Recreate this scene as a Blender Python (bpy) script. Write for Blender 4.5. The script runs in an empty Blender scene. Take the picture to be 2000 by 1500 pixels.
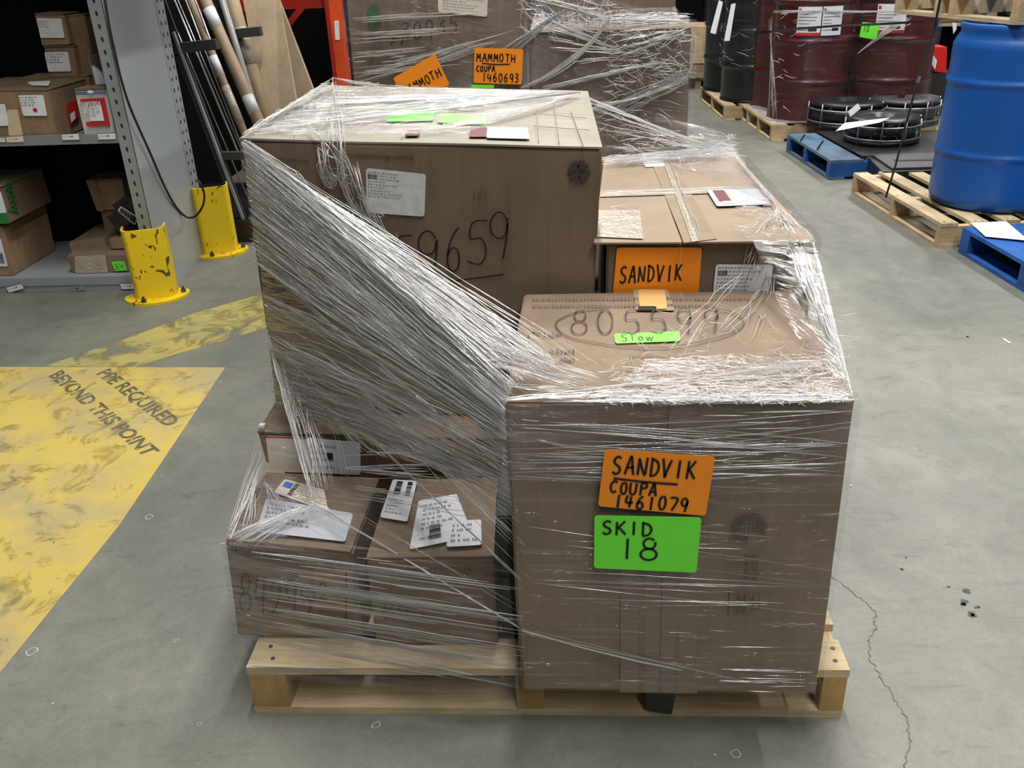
import bpy, bmesh, math, random
from mathutils import Vector, Matrix, noise
random.seed(7)
scene = bpy.context.scene
COL = scene.collection
# ------------------------------------------------------------------ camera
FPX = 1743.18
CAMP = Vector((.64662, -1.33972, 1.41621))
CAMR = Matrix(((.998337, .0444505, -.0367066), (-.0132724, -.442404, -.896718), (-.0560987, .895714, -.441078)))      # rows: image right, image down, viewing direction
cd = bpy.data.cameras.new('camera'); cam = bpy.data.objects.new('camera', cd); COL.objects.link(cam)
cd.sensor_width = 36; cd.lens = FPX / 2000 * 36; cd.clip_end = 200; cd.clip_start = .02
m = Matrix.Identity(4)
for i in range(3):
    m[i][0] = CAMR[0][i]; m[i][1] = -CAMR[1][i]; m[i][2] = -CAMR[2][i]; m[i][3] = CAMP[i]
cam.matrix_world = m
scene.camera = cam

# ------------------------------------------------------------------ world, exposure, ceiling lamps
vs = scene.view_settings
vs.view_transform = 'Standard'; vs.look = 'None'; vs.gamma = 1; vs.use_curve_mapping = False
vs.exposure = 0.0
scene.cycles.transparent_max_bounces = 28
scene.cycles.max_bounces = 8
scene.cycles.glossy_bounces = 4
scene.cycles.transmission_bounces = 6
scene.cycles.use_denoising = True
scene.cycles.caustics_reflective = False; scene.cycles.caustics_refractive = False
W = bpy.data.worlds.new('world'); scene.world = W; W.use_nodes = True
bg = W.node_tree.nodes['Background']; bg.inputs[0].default_value = (.80, .86, .95, 1); bg.inputs[1].default_value = .38
def lamp(x, y, z, sx, sy, e, col=(1, .97, .93)):
    l = bpy.data.lights.new('strip_lamp', 'AREA'); l.shape = 'RECTANGLE'; l.size = sx; l.size_y = sy
    l.energy = e; l.color = col
    o = bpy.data.objects.new('strip_lamp', l); o.location = (x, y, z); COL.objects.link(o); return o
CZ = 6.2
for y in (2.0, 5.4, 8.8, 12.2):
    lamp(5.4, y, CZ, .22, 2.4, 240)
for y, e in ((1.25, 240), (4.6, 180), (8.0, 170), (11.4, 170)):
    lamp(0.75, y, CZ, .22, 2.4, e)
for y in (1.2, 4.6):
    lamp(-3.6, y, CZ, .22, 2.4, 42)
lamp(.8, -1.0, CZ, .16, 2.4, 120)
for y in (-5.6, -3.0):
    lamp(2.4, y, CZ, .22, 2.4, 120)

# ------------------------------------------------------------------ geometry helpers
def ray(px, py):
    return CAMR.transposed() @ Vector(((px - 1000) / FPX, (py - 750) / FPX, 1))
def at(px, py, Y=None, z=None, X=None):
    d = ray(px, py)
    if Y is not None: t = (Y - CAMP.y) / d.y
    elif z is not None: t = (z - CAMP.z) / d.z
    else: t = (X - CAMP.x) / d.x
    return CAMP + d * t
def V(*a): return Vector(a)

class MB:
    def __init__(s): s.v = []; s.f = []; s.uv = []
    def add(s, vs_, fs, uvs=None):
        o = len(s.v); s.v += [tuple(q) for q in vs_]; s.f += [tuple(i + o for i in f) for f in fs]
        if uvs: s.uv += uvs
        return s
    def box(s, c, size, M=None):
        hx, hy, hz = size[0] / 2, size[1] / 2, size[2] / 2
        q = [Vector((x * hx, y * hy, z * hz)) for x in (-1, 1) for y in (-1, 1) for z in (-1, 1)]
        if M is not None: q = [M @ k for k in q]
        q = [k + Vector(c) for k in q]
        return s.add(q, [(0, 1, 3, 2), (4, 6, 7, 5), (0, 4, 5, 1), (2, 3, 7, 6), (0, 2, 6, 4), (1, 5, 7, 3)])
    def hexa(s, q):   # q: 8 corners bottom fl fr br bl, top fl fr br bl
        return s.add(q, [(3, 2, 1, 0), (4, 5, 6, 7), (0, 1, 5, 4), (1, 2, 6, 5), (2, 3, 7, 6), (3, 0, 4, 7)])
    def beam(s, a, b, w, d, up=(0, 0, 1)):
        a, b = Vector(a), Vector(b); t = (b - a).normalized(); u = Vector(up)
        x = t.cross(u)
        if x.length < 1e-4: x = t.cross(Vector((0, 1, 0)))
        x.normalize(); y = x.cross(t).normalized()
        x = x * w / 2; y = y * d / 2
        q = [a - x - y, a + x - y, a + x + y, a - x + y, b - x - y, b + x - y, b + x + y, b - x + y]
        return s.hexa(q)
    def tube(s, pts, r, n=6, caps=True):
        pts = [Vector(q) for q in pts]; k = len(pts)
        rr = r if isinstance(r, (list, tuple)) else [r] * k
        t0 = (pts[1] - pts[0]).normalized()
        u = t0.cross(Vector((.13, .31, .94)))
        if u.length < .05: u = t0.cross(Vector((1, 0, 0)))
        u.normalize(); vv = []
        for i, c in enumerate(pts):
            t = (pts[min(i + 1, k - 1)] - pts[max(i - 1, 0)]).normalized()
            u = (u - t * u.dot(t)).normalized(); w = t.cross(u)
            for j in range(n):
                a = 2 * math.pi * j / n
                vv.append(c + (u * math.cos(a) + w * math.sin(a)) * rr[i])
        ff = [(i * n + j, i * n + (j + 1) % n, (i + 1) * n + (j + 1) % n, (i + 1) * n + j) for i in range(k - 1) for j in range(n)]
        if caps: ff += [tuple(range(n))[::-1], tuple((k - 1) * n + j for j in range(n))]
        return s.add(vv, ff)
    def lathe(s, prof, c=(0, 0, 0), n=48, close=False):
        vv = []; k = len(prof)
        for r, z in prof:
            for j in range(n):
                a = 2 * math.pi * j / n
                vv.append((c[0] + r * math.cos(a), c[1] + r * math.sin(a), c[2] + z))
        ff = [(i * n + j, i * n + (j + 1) % n, (i + 1) * n + (j + 1) % n, (i + 1) * n + j) for i in range(k - 1) for j in range(n)]
        return s.add(vv, ff)
    def prism(s, poly, h):    # poly: 3D loop, h: offset vector
        n = len(poly); h = Vector(h); a = [Vector(q) for q in poly]
        return s.add(a + [q + h for q in a], [tuple(range(n))[::-1], tuple(range(n, 2 * n))] + [(i, (i + 1) % n, n + (i + 1) % n, n + i) for i in range(n)])
    def build(s, name, mat, parent=None, smooth=False, local=False, kind=None):
        me = bpy.data.meshes.new(name)
        inv = Matrix.Identity(4)
        if parent is not None and not local:
            top = parent
            while top.parent: top = top.parent
            inv = (Matrix.Translation(top.location) @ top.rotation_euler.to_matrix().to_4x4()).inverted()
        me.from_pydata([inv @ Vector(q) for q in s.v], [], s.f)
        if s.uv:
            ul = me.uv_layers.new(name='UVMap')
            for p in me.polygons:
                for li in p.loop_indices: ul.data[li].uv = s.uv[me.loops[li].vertex_index]
        if smooth: me.shade_smooth()
        if mat: me.materials.append(mat)
        o = bpy.data.objects.new(name, me); COL.objects.link(o)
        if parent is not None: o.parent = parent
        if kind: o['kind'] = kind
        return o
def thing(name, label, cat, loc=(0, 0, 0), rz=0, group=None):
    o = bpy.data.objects.new(name, None); o.location = loc; o.rotation_euler = (0, 0, rz); COL.objects.link(o)
    o.empty_display_size = .05
    o['label'] = label; o['category'] = cat
    if group: o['group'] = group
    return o
def tag(o, label, cat, group=None):
    o['label'] = label; o['category'] = cat
    if group: o['group'] = group
    return o
def dup(root, loc, rz=None, label=None):
    r = root.copy(); COL.objects.link(r); r.location = loc
    if rz is not None: r.rotation_euler = (0, 0, rz)
    if label: r['label'] = label
    def rec(a, b):
        for ch in [x for x in a.children]:
            c = ch.copy(); COL.objects.link(c); c.parent = b; rec(ch, c)
    src = root
    for ch in [x for x in src.children if x is not r]:
        c = ch.copy(); COL.objects.link(c); c.parent = r
        for g in ch.children:
            d = g.copy(); COL.objects.link(d); d.parent = c
    return r

# ------------------------------------------------------------------ materials
def newmat(name):
    m = bpy.data.materials.new(name); m.use_nodes = True
    nt = m.node_tree; return m, nt, nt.nodes['Principled BSDF']
def nd(nt, t, **k):
    n = nt.nodes.new(t)
    for a, b in k.items(): setattr(n, a, b)
    return n
def plain(name, col, rough=.5, metal=0, bump=0, bscale=40, var=0, vscale=8, spec=.5):
    m, nt, b = newmat(name)
    b.inputs['Base Color'].default_value = (*col, 1); b.inputs['Roughness'].default_value = rough; b.inputs['Metallic'].default_value = metal
    b.inputs['Specular IOR Level'].default_value = spec
    tc = nd(nt, 'ShaderNodeTexCoord')
    if var:
        n = nd(nt, 'ShaderNodeTexNoise'); n.inputs['Scale'].default_value = vscale; n.inputs['Detail'].default_value = 5
        nt.links.new(tc.outputs['Object'], n.inputs['Vector'])
        r = nd(nt, 'ShaderNodeValToRGB'); r.color_ramp.elements[0].position = .3; r.color_ramp.elements[1].position = .7
        r.color_ramp.elements[0].color = (*[c * (1 - var) for c in col], 1); r.color_ramp.elements[1].color = (*[min(1, c * (1 + var)) for c in col], 1)
        nt.links.new(n.outputs['Fac'], r.inputs['Fac']); nt.links.new(r.outputs['Color'], b.inputs['Base Color'])
    if bump:
        n2 = nd(nt, 'ShaderNodeTexNoise'); n2.inputs['Scale'].default_value = bscale; n2.inputs['Detail'].default_value = 4
        nt.links.new(tc.outputs['Object'], n2.inputs['Vector'])
        bp = nd(nt, 'ShaderNodeBump'); bp.inputs['Strength'].default_value = bump; bp.inputs['Distance'].default_value = .01
        nt.links.new(n2.outputs['Fac'], bp.inputs['Height']); nt.links.new(bp.outputs['Normal'], b.inputs['Normal'])
    return m
def streaky(name, col, dark, axis=0, scale=6, stretch=18, rough=.75, bump=.15, c2=.35):
    """grain / fibre material: noise stretched along one object axis, plus blotches"""
    m, nt, b = newmat(name); b.inputs['Roughness'].default_value = rough
    tc = nd(nt, 'ShaderNodeTexCoord'); mp = nd(nt, 'ShaderNodeMapping')
    sc = [stretch] * 3; sc[axis] = 1
    mp.inputs['Scale'].default_value = sc
    nt.links.new(tc.outputs['Object'], mp.inputs['Vector'])
    oi = nd(nt, 'ShaderNodeObjectInfo'); ad = nd(nt, 'ShaderNodeVectorMath', operation='ADD')
    nt.links.new(mp.outputs[0], ad.inputs[0]); mu = nd(nt, 'ShaderNodeMath', operation='MULTIPLY'); mu.inputs[1].default_value = 37
    nt.links.new(oi.outputs['Random'], mu.inputs[0]); nt.links.new(mu.outputs[0], ad.inputs[1])
    n = nd(nt, 'ShaderNodeTexNoise'); n.inputs['Scale'].default_value = scale; n.inputs['Detail'].default_value = 6; n.inputs['Roughness'].default_value = .6; n.inputs['Distortion'].default_value = .6
    nt.links.new(ad.outputs[0], n.inputs['Vector'])
    r = nd(nt, 'ShaderNodeValToRGB'); r.color_ramp.elements[0].position = .28; r.color_ramp.elements[1].position = .62
    r.color_ramp.elements[0].color = (*dark, 1); r.color_ramp.elements[1].color = (*col, 1)
    nt.links.new(n.outputs['Fac'], r.inputs['Fac'])
    n3 = nd(nt, 'ShaderNodeTexNoise'); n3.inputs['Scale'].default_value = 7; n3.inputs['Detail'].default_value = 8
    nt.links.new(tc.outputs['Object'], n3.inputs['Vector'])
    r3 = nd(nt, 'ShaderNodeValToRGB'); r3.color_ramp.elements[0].position = .35; r3.color_ramp.elements[1].position = .6
    r3.color_ramp.elements[0].color = (1 - c2, 1 - c2, 1 - c2 * .95, 1); r3.color_ramp.elements[1].color = (1, 1, 1, 1)
    nt.links.new(n3.outputs['Fac'], r3.inputs['Fac'])
    mx = nd(nt, 'ShaderNodeMix', data_type='RGBA', blend_type='MULTIPLY'); mx.inputs[0].default_value = 1
    nt.links.new(r.outputs['Color'], mx.inputs[6]); nt.links.new(r3.outputs['Color'], mx.inputs[7])
    mv = nd(nt, 'ShaderNodeMix', data_type='RGBA', blend_type='MULTIPLY'); mv.inputs[0].default_value = 1
    mr = nd(nt, 'ShaderNodeMapRange'); mr.inputs[3].default_value = .84; mr.inputs[4].default_value = 1.08
    nt.links.new(oi.outputs['Random'], mr.inputs[0]); cb = nd(nt, 'ShaderNodeCombineColor')
    for i in range(3): nt.links.new(mr.outputs[0], cb.inputs[i])
    nt.links.new(mx.outputs[2], mv.inputs[6]); nt.links.new(cb.outputs[0], mv.inputs[7])
    nt.links.new(mv.outputs[2], b.inputs['Base Color'])
    bp = nd(nt, 'ShaderNodeBump'); bp.inputs['Strength'].default_value = bump; bp.inputs['Distance'].default_value = .004
    nt.links.new(n.outputs['Fac'], bp.inputs['Height']); nt.links.new(bp.outputs['Normal'], b.inputs['Normal'])
    return m
CARD = streaky('cardboard', (.225, .160, .105), (.198, .140, .091), 2, 5, 14, .72, .10, .20)
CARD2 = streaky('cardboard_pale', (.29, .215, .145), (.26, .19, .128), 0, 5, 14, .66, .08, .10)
CARD3 = streaky('cardboard_dusty', (.32, .295, .235), (.28, .255, .20), 0, 5, 9, .62, .08, .22)
CARDK = streaky('cardboard_brown', (.33, .22, .13), (.27, .18, .10), 2, 4, 10, .75, .10, .25)
CARDR = streaky('cardboard_rear', (.235, .165, .11), (.19, .13, .085), 2, 4, 10, .75, .10, .25)
POUCH = plain('pouch_film', (.55, .55, .58), .25, 0, .2, 40)
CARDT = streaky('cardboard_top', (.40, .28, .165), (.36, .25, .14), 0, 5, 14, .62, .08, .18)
WOOD = streaky('pine_x', (.66, .49, .28), (.50, .35, .18), 0, 7, 12, .7, .25, .30)
WOODY = streaky('pine_y', (.62, .46, .27), (.45, .32, .17), 1, 7, 12, .7, .25, .30)
WOODE = streaky('pine_end', (.50, .32, .12), (.36, .22, .08), 2, 9, 3, .7, .2, .25)
WOODL = streaky('pine_light', (.62, .50, .31), (.46, .34, .19), 0, 7, 12, .65, .25, .28)
WOODG = streaky('aged_wood', (.36, .28, .18), (.20, .15, .10), 0, 7, 12, .8, .25, .30)
BLUEW = streaky('blue_painted_wood', (.02, .12, .42), (.012, .075, .30), 0, 8, 10, .5, .25, .30)
BLUEG = streaky('blue_worn_wood', (.10, .17, .23), (.05, .11, .22), 0, 8, 6, .45, .2, .35)
STEEL = plain('grey_steel', (.33, .37, .38), .42, .25, .04, 30, .06, 5)
STEELF = plain('grey_lip', (.27, .30, .31), .45, .2, .05, 30, .1, 9)
DARKST = plain('dark_frame_steel', (.06, .065, .07), .5, .3, .05, 40, .2, 12)
BLACKV = plain('rack_darkness', (.004, .004, .004), .9, spec=.1)  # near-black colour standing for the darkness deep inside the racks
BLACKP = plain('black_plastic', (.014, .014, .015), .4, 0, .05, 20, .3, 10)
GREYB = plain('dark_grey_sheet', (.05, .05, .052), .45, 0, .1, 20, .25, 12)
RODM = plain('bright_steel_rod', (.62, .62, .62), .25, .9)
WHITE = plain('white_paper', (.78, .80, .84), .5, 0, 0, 1, .05, 20)
CREAM = plain('cream_paper', (.78, .70, .58), .55, 0, 0, 1, .05, 20)
TAPE = plain('clear_tape', (.33, .26, .18), .22, 0, .12, 60, .08, 20)
TAPEW = plain('wrinkled_clear_tape', (.42, .37, .30), .16, 0, .5, 70, .1, 20)
KRAFT = plain('kraft_tape', (.48, .36, .20), .6, 0, .1, 60, .08, 20)
ORANGE = plain('orange_label', (1.0, .30, .012), .5, 0, .05, 30)
GREEN = plain('green_label', (.17, .88, .05), .5, 0, .05, 30)
INK = plain('black_marker_ink', (.006, .006, .008), .5)
PRINT = plain('faded_print', (.045, .04, .038), .7)
FAINT = plain('faint_print', (.13, .095, .065), .7)
LPRINT = plain('label_print', (.16, .16, .18), .6)
GREENP = plain('green_print', (.02, .20, .05), .6)
REDP = plain('red_print', (.50, .02, .02), .5)
MAROON = plain('maroon_print', (.13, .02, .03), .5)
NAVY = plain('navy_print', (.02, .03, .18), .5)
BLUEP = plain('blue_print', (.03, .13, .65), .5)
YPAINT_D = plain('cable_black', (.01, .01, .01), .45)
ORST = plain('orange_rack_steel', (.75, .09, .02), .4, .1, .05, 20, .2, 6)
REDST = plain('red_beam', (.35, .02, .01), .45)
PVC = plain('blue_plastic', (.006, .085, .36), .38, 0, .03, 6, .12, 3)
RED_D = plain('maroon_drum_paint', (.065, .004, .007), .34, 0, .02, 6, .12, 3)
BLK_D = plain('black_drum_paint', (.010, .010, .011), .28, 0, .03, 8)
REDB = plain('red_plastic', (.55, .01, .008), .4)
SILV = plain('galvanised_wire', (.30, .32, .38), .35, .8)
BAND = plain('black_strap_plastic', (.01, .01, .011), .35)
GREYW = plain('grey_wall_panel', (.16, .18, .20), .6, 0, .05, 8, .06, 4)

# yellow worn steel
def yellow_steel():
    m, nt, b = newmat('yellow_guard_paint'); b.inputs['Roughness'].default_value = .38
    tc = nd(nt, 'ShaderNodeTexCoord'); n = nd(nt, 'ShaderNodeTexNoise'); n.inputs['Scale'].default_value = 13; n.inputs['Detail'].default_value = 10; n.inputs['Distortion'].default_value = 1.5
    mp = nd(nt, 'ShaderNodeMapping'); mp.inputs['Scale'].default_value = (1.5, 1.5, .8); nt.links.new(tc.outputs['Object'], mp.inputs[0])
    oi = nd(nt, 'ShaderNodeObjectInfo'); av = nd(nt, 'ShaderNodeVectorMath', operation='ADD'); mm = nd(nt, 'ShaderNodeMath', operation='MULTIPLY'); mm.inputs[1].default_value = 31; nt.links.new(oi.outputs['Random'], mm.inputs[0]); nt.links.new(mm.outputs[0], av.inputs[1]); nt.links.new(mp.outputs[0], av.inputs[0]); nt.links.new(av.outputs[0], n.inputs['Vector'])
    r = nd(nt, 'ShaderNodeValToRGB'); r.color_ramp.elements[0].position = .355; r.color_ramp.elements[1].position = .375
    r.color_ramp.elements[0].color = (.10, .07, .02, 1); r.color_ramp.elements[1].color = (.84, .60, .015, 1)
    nt.links.new(n.outputs['Fac'], r.inputs['Fac']); nt.links.new(r.outputs['Color'], b.inputs['Base Color'])
    return m
YST = yellow_steel()

def floor_mat():
    m, nt, b = newmat('sealed_concrete')
    tc = nd(nt, 'ShaderNodeTexCoord')
    def nz(scale, det=6, dist=0, sc=(1, 1, 1), rough=.55):
        mp = nd(nt, 'ShaderNodeMapping'); mp.inputs['Scale'].default_value = sc; nt.links.new(tc.outputs['Object'], mp.inputs[0])
        n = nd(nt, 'ShaderNodeTexNoise'); n.inputs['Scale'].default_value = scale; n.inputs['Detail'].default_value = det; n.inputs['Distortion'].default_value = dist; n.inputs['Roughness'].default_value = rough
        nt.links.new(mp.outputs[0], n.inputs['Vector']); return n.outputs['Fac']
    def ramp(f, a, b_, ca, cb):
        r = nd(nt, 'ShaderNodeValToRGB'); r.color_ramp.elements[0].position = a; r.color_ramp.elements[1].position = b_
        r.color_ramp.elements[0].color = (*ca, 1); r.color_ramp.elements[1].color = (*cb, 1); nt.links.new(f, r.inputs[0]); return r.outputs[0]
    def mul(a, b_):
        x = nd(nt, 'ShaderNodeMix', data_type='RGBA', blend_type='MULTIPLY'); x.inputs[0].default_value = 1
        nt.links.new(a, x.inputs[6]); nt.links.new(b_, x.inputs[7]); return x.outputs[2]
    base = ramp(nz(2.2, 9, .8), .3, .7, (.155, .159, .138), (.216, .220, .193))
    vein = ramp(nz(7, 12, 1.1, rough=.75), .38, .62, (.84, .84, .82), (1.04, 1.04, 1.02))
    scuff = ramp(nz(5, 8, 1.5, (1, 3.2, 1), .65), .30, .42, (.74, .74, .74), (1, 1, 1))
    fine = ramp(nz(90, 4), .3, .7, (.90, .90, .90), (1.05, 1.05, 1.05))
    big = ramp(nz(.5, 3), .35, .65, (.90, .90, .92), (1.04, 1.04, 1.0))
    c = mul(mul(mul(mul(base, vein), scuff), fine), big)
    nt.links.new(c, b.inputs['Base Color'])
    rr = nd(nt, 'ShaderNodeMapRange'); rr.inputs[3].default_value = .42; rr.inputs[4].default_value = .66
    nt.links.new(nz(6, 6, 1), rr.inputs[0]); nt.links.new(rr.outputs[0], b.inputs['Roughness'])
    bp = nd(nt, 'ShaderNodeBump'); bp.inputs['Strength'].default_value = .12; bp.inputs['Distance'].default_value = .004
    nt.links.new(nz(40, 8, 1), bp.inputs['Height']); nt.links.new(bp.outputs['Normal'], b.inputs['Normal'])
    return m
CONC = floor_mat()
def worn_paint(name, col, col2, lo, hi, scale=4):
    m, nt, b = newmat(name); b.inputs['Roughness'].default_value = .5
    tc = nd(nt, 'ShaderNodeTexCoord')
    n = nd(nt, 'ShaderNodeTexNoise'); n.inputs['Scale'].default_value = scale; n.inputs['Detail'].default_value = 11; n.inputs['Distortion'].default_value = 1.2; n.inputs['Roughness'].default_value = .68
    nt.links.new(tc.outputs['Object'], n.inputs['Vector'])
    r = nd(nt, 'ShaderNodeValToRGB'); r.color_ramp.elements[0].position = lo; r.color_ramp.elements[1].position = hi
    nt.links.new(n.outputs['Fac'], r.inputs[0])
    n2 = nd(nt, 'ShaderNodeTexNoise'); n2.inputs['Scale'].default_value = 3.5; n2.inputs['Detail'].default_value = 9; n2.inputs['Roughness'].default_value = .65
    nt.links.new(tc.outputs['Object'], n2.inputs['Vector'])
    c = nd(nt, 'ShaderNodeValToRGB'); c.color_ramp.elements[0].position = .40; c.color_ramp.elements[1].position = .56
    c.color_ramp.elements[0].color = (*col2, 1); c.color_ramp.elements[1].color = (*col, 1)
    nt.links.new(n2.outputs['Fac'], c.inputs[0]); nt.links.new(c.outputs[0], b.inputs['Base Color'])
    nt.links.new(r.outputs[0], b.inputs['Alpha'])
    return m
YEL = worn_paint('worn_yellow_paint', (.54, .41, .10), (.40, .335, .16), .32, .47, 6)
YEL2 = worn_paint('faded_yellow_paint', (.44, .37, .11), (.34, .31, .14), .39, .50, 5)
STEN = worn_paint('worn_stencil_paint', (.10, .09, .06), (.14, .125, .08), .38, .50, 30)

def film_mat(name, haze, gloss, vstr=160, bump=.6, ustr=2.5, fres=.22, line=.5, rough=.09):
    """clear stretch film: mostly see-through, glossy, with hazy stretch lines"""
    m, nt, b = newmat(name); nt.nodes.remove(b)
    out = nt.nodes['Material Output']
    tc = nd(nt, 'ShaderNodeTexCoord')
    def nz(sc, s, det=4, dist=.4):
        mp = nd(nt, 'ShaderNodeMapping'); mp.inputs['Scale'].default_value = (*sc, 1); nt.links.new(tc.outputs['UV'], mp.inputs[0])
        n = nd(nt, 'ShaderNodeTexNoise'); n.inputs['Scale'].default_value = s; n.inputs['Detail'].default_value = det; n.inputs['Distortion'].default_value = dist
        nt.links.new(mp.outputs[0], n.inputs['Vector']); return n.outputs['Fac']
    lines = nz((ustr, vstr), 1, 5, .5)
    b0 = nz((4, 14), 1, 4, 1); b1 = nd(nt, 'ShaderNodeMapRange'); b1.inputs[1].default_value = .42; b1.inputs[2].default_value = .62; nt.links.new(b0, b1.inputs[0]); blot = b1.outputs[0]
    bp = nd(nt, 'ShaderNodeBump'); bp.inputs['Strength'].default_value = bump; bp.inputs['Distance'].default_value = .006
    nt.links.new(lines, bp.inputs['Height'])
    bp2 = nd(nt, 'ShaderNodeBump'); bp2.inputs['Strength'].default_value = bump; bp2.inputs['Distance'].default_value = .03
    nt.links.new(nz((6, 40), 1, 3, 1.5), bp2.inputs['Height']); nt.links.new(bp.outputs[0], bp2.inputs['Normal'])
    tr = nd(nt, 'ShaderNodeBsdfTransparent'); tr.inputs[0].default_value = (.965, .97, .985, 1)
    gl = nd(nt, 'ShaderNodeBsdfGlossy'); gl.inputs['Roughness'].default_value = rough; gl.inputs[0].default_value = (1, 1, 1, 1)
    nt.links.new(bp2.outputs[0], gl.inputs['Normal'])
    df = nd(nt, 'ShaderNodeBsdfDiffuse'); df.inputs[0].default_value = (.72, .74, .78, 1)
    tl = nd(nt, 'ShaderNodeBsdfTranslucent'); tl.inputs[0].default_value = (.72, .74, .78, 1)
    dm = nd(nt, 'ShaderNodeMixShader'); dm.inputs[0].default_value = .4; nt.links.new(df.outputs[0], dm.inputs[1]); nt.links.new(tl.outputs[0], dm.inputs[2])
    lw = nd(nt, 'ShaderNodeLayerWeight'); lw.inputs['Blend'].default_value = .25
    # glossy share
    gm = nd(nt, 'ShaderNodeMath', operation='MULTIPLY_ADD'); nt.links.new(lw.outputs['Fresnel'], gm.inputs[0]); gm.inputs[1].default_value = fres; gm.inputs[2].default_value = gloss
    gm.use_clamp = True
    m1 = nd(nt, 'ShaderNodeMixShader'); nt.links.new(gm.outputs[0], m1.inputs[0]); nt.links.new(tr.outputs[0], m1.inputs[1]); nt.links.new(gl.outputs[0], m1.inputs[2])
    hz = nd(nt, 'ShaderNodeValToRGB'); hz.color_ramp.elements[0].position = .56; hz.color_ramp.elements[1].position = .64
    nt.links.new(lines, hz.inputs[0])
    hb = nd(nt, 'ShaderNodeMath', operation='MULTIPLY'); nt.links.new(hz.outputs[0], hb.inputs[0]); nt.links.new(blot, hb.inputs[1])
    hm = nd(nt, 'ShaderNodeMath', operation='MULTIPLY_ADD'); nt.links.new(hb.outputs[0], hm.inputs[0]); hm.inputs[1].default_value = line; hm.inputs[2].default_value = haze; hm.use_clamp = True
    m2 = nd(nt, 'ShaderNodeMixShader'); nt.links.new(hm.outputs[0], m2.inputs[0]); nt.links.new(m1.outputs[0], m2.inputs[1]); nt.links.new(dm.outputs[0], m2.inputs[2])
    nt.links.new(m2.outputs[0], out.inputs['Surface'])
    return m
FILM = film_mat('clear_film', .012, .02, bump=.9, line=.30)
FILM_TIGHT = film_mat('tight_film', .030, .02, 130, .6, 2, line=.16)
FILM_MESSY = film_mat('crumpled_film', .008, .018, 110, 1.0, 5, fres=.14, line=.30, rough=.07)
def crease_mat(name, tfac, rough=.18, dcol=.85, gfac=.35):
    m, nt, b = newmat(name); nt.nodes.remove(b); out = nt.nodes['Material Output']
    tr = nd(nt, 'ShaderNodeBsdfTransparent')
    gl = nd(nt, 'ShaderNodeBsdfGlossy'); gl.inputs['Roughness'].default_value = rough
    df = nd(nt, 'ShaderNodeBsdfDiffuse'); df.inputs[0].default_value = (dcol, dcol, dcol, 1)
    tl = nd(nt, 'ShaderNodeBsdfTranslucent'); tl.inputs[0].default_value = (dcol, dcol, dcol, 1)
    dm = nd(nt, 'ShaderNodeMixShader'); dm.inputs[0].default_value = .45; nt.links.new(df.outputs[0], dm.inputs[1]); nt.links.new(tl.outputs[0], dm.inputs[2])
    a = nd(nt, 'ShaderNodeMixShader'); a.inputs[0].default_value = gfac; nt.links.new(dm.outputs[0], a.inputs[1]); nt.links.new(gl.outputs[0], a.inputs[2])
    c = nd(nt, 'ShaderNodeMixShader'); c.inputs[0].default_value = 1 - tfac; nt.links.new(tr.outputs[0], c.inputs[1]); nt.links.new(a.outputs[0], c.inputs[2])
    nt.links.new(c.outputs[0], out.inputs['Surface']); return m
CREASE = crease_mat('film_crease', .12, .16, 1.0)
CREASE_T = crease_mat('film_crease_thin', .6, .14, .95, .6)

# ------------------------------------------------------------------ marks: frames, stickers, print, handwriting
class Frame:
    """bilinear patch: corners TL, TR, BR, BL; P(u,v,off) with v up"""
    def __init__(s, tl, tr, br, bl):
        s.tl, s.tr, s.br, s.bl = [Vector(q) for q in (tl, tr, br, bl)]
        s.n = (s.br - s.bl).cross(s.tl - s.bl).normalized()
        if s.n.dot(CAMP - s.bl) < 0: s.n = -s.n
        s.w = (s.br - s.bl).length; s.h = (s.tl - s.bl).length
    def P(s, u, v, off=0):
        a = s.bl.lerp(s.br, u); b = s.tl.lerp(s.tr, u)
        return a.lerp(b, v) + s.n * off
def px_frame(pts, **pl): return Frame(*[at(*q, **pl) for q in pts])
def sub(F, u0, v0, u1, v1, off=0): return Frame(F.P(u0, v1, off), F.P(u1, v1, off), F.P(u1, v0, off), F.P(u0, v0, off))
def sticker(parent, F, mat, name='label_sticker', off=.0012, th=.0008, rad=.006, nx=1):
    mb = MB(); pts = []
    ru, rv = min(.2, rad / F.w), min(.2, rad / F.h)
    for (cu, cv, a0) in ((ru, rv, 180), (1 - ru, rv, 270), (1 - ru, 1 - rv, 0), (ru, 1 - rv, 90)):
        for k in range(4):
            a = math.radians(a0 + k * 30); pts.append(F.P(cu + ru * math.cos(a), cv + rv * math.sin(a), off - th))
    mb.prism(pts, F.n * th)
    return mb.build(name, mat, parent)
def rects(parent, F, rs, mat, name='printed_mark', off=.0020):
    mb = MB()
    for (u0, v0, u1, v1) in rs:
        mb.add([F.P(u0, v0, off), F.P(u1, v0, off), F.P(u1, v1, off), F.P(u0, v1, off)], [(0, 1, 2, 3)])
    return mb.build(name, mat, parent)
def fake_print(parent, F, u0, v0, u1, v1, rows, seed=0, mat=None, fill=.7, off=.0020, name='printed_text', wl=.05):
    R = random.Random(seed); rs = []; dv = (v1 - v0) / rows
    for i in range(rows):
        if R.random() > .93: continue
        u = u0; end = u0 + (u1 - u0) * (R.random() * .5 + .5) * fill / .7
        while u < min(end, u1) - .01:
            w = min(R.uniform(.3, 1) * wl, u1 - u); v = v1 - (i + .75) * dv
            n = max(1, int(w / (wl * .22)))
            for k in range(n):
                a = u + w * k / n
                rs.append((a, v + R.uniform(0, .1) * dv, a + w / n * .62, v + dv * R.uniform(.4, .55)))
            u += w + wl * .35
    return rects(parent, F, rs, mat or LPRINT, name, off)
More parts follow.
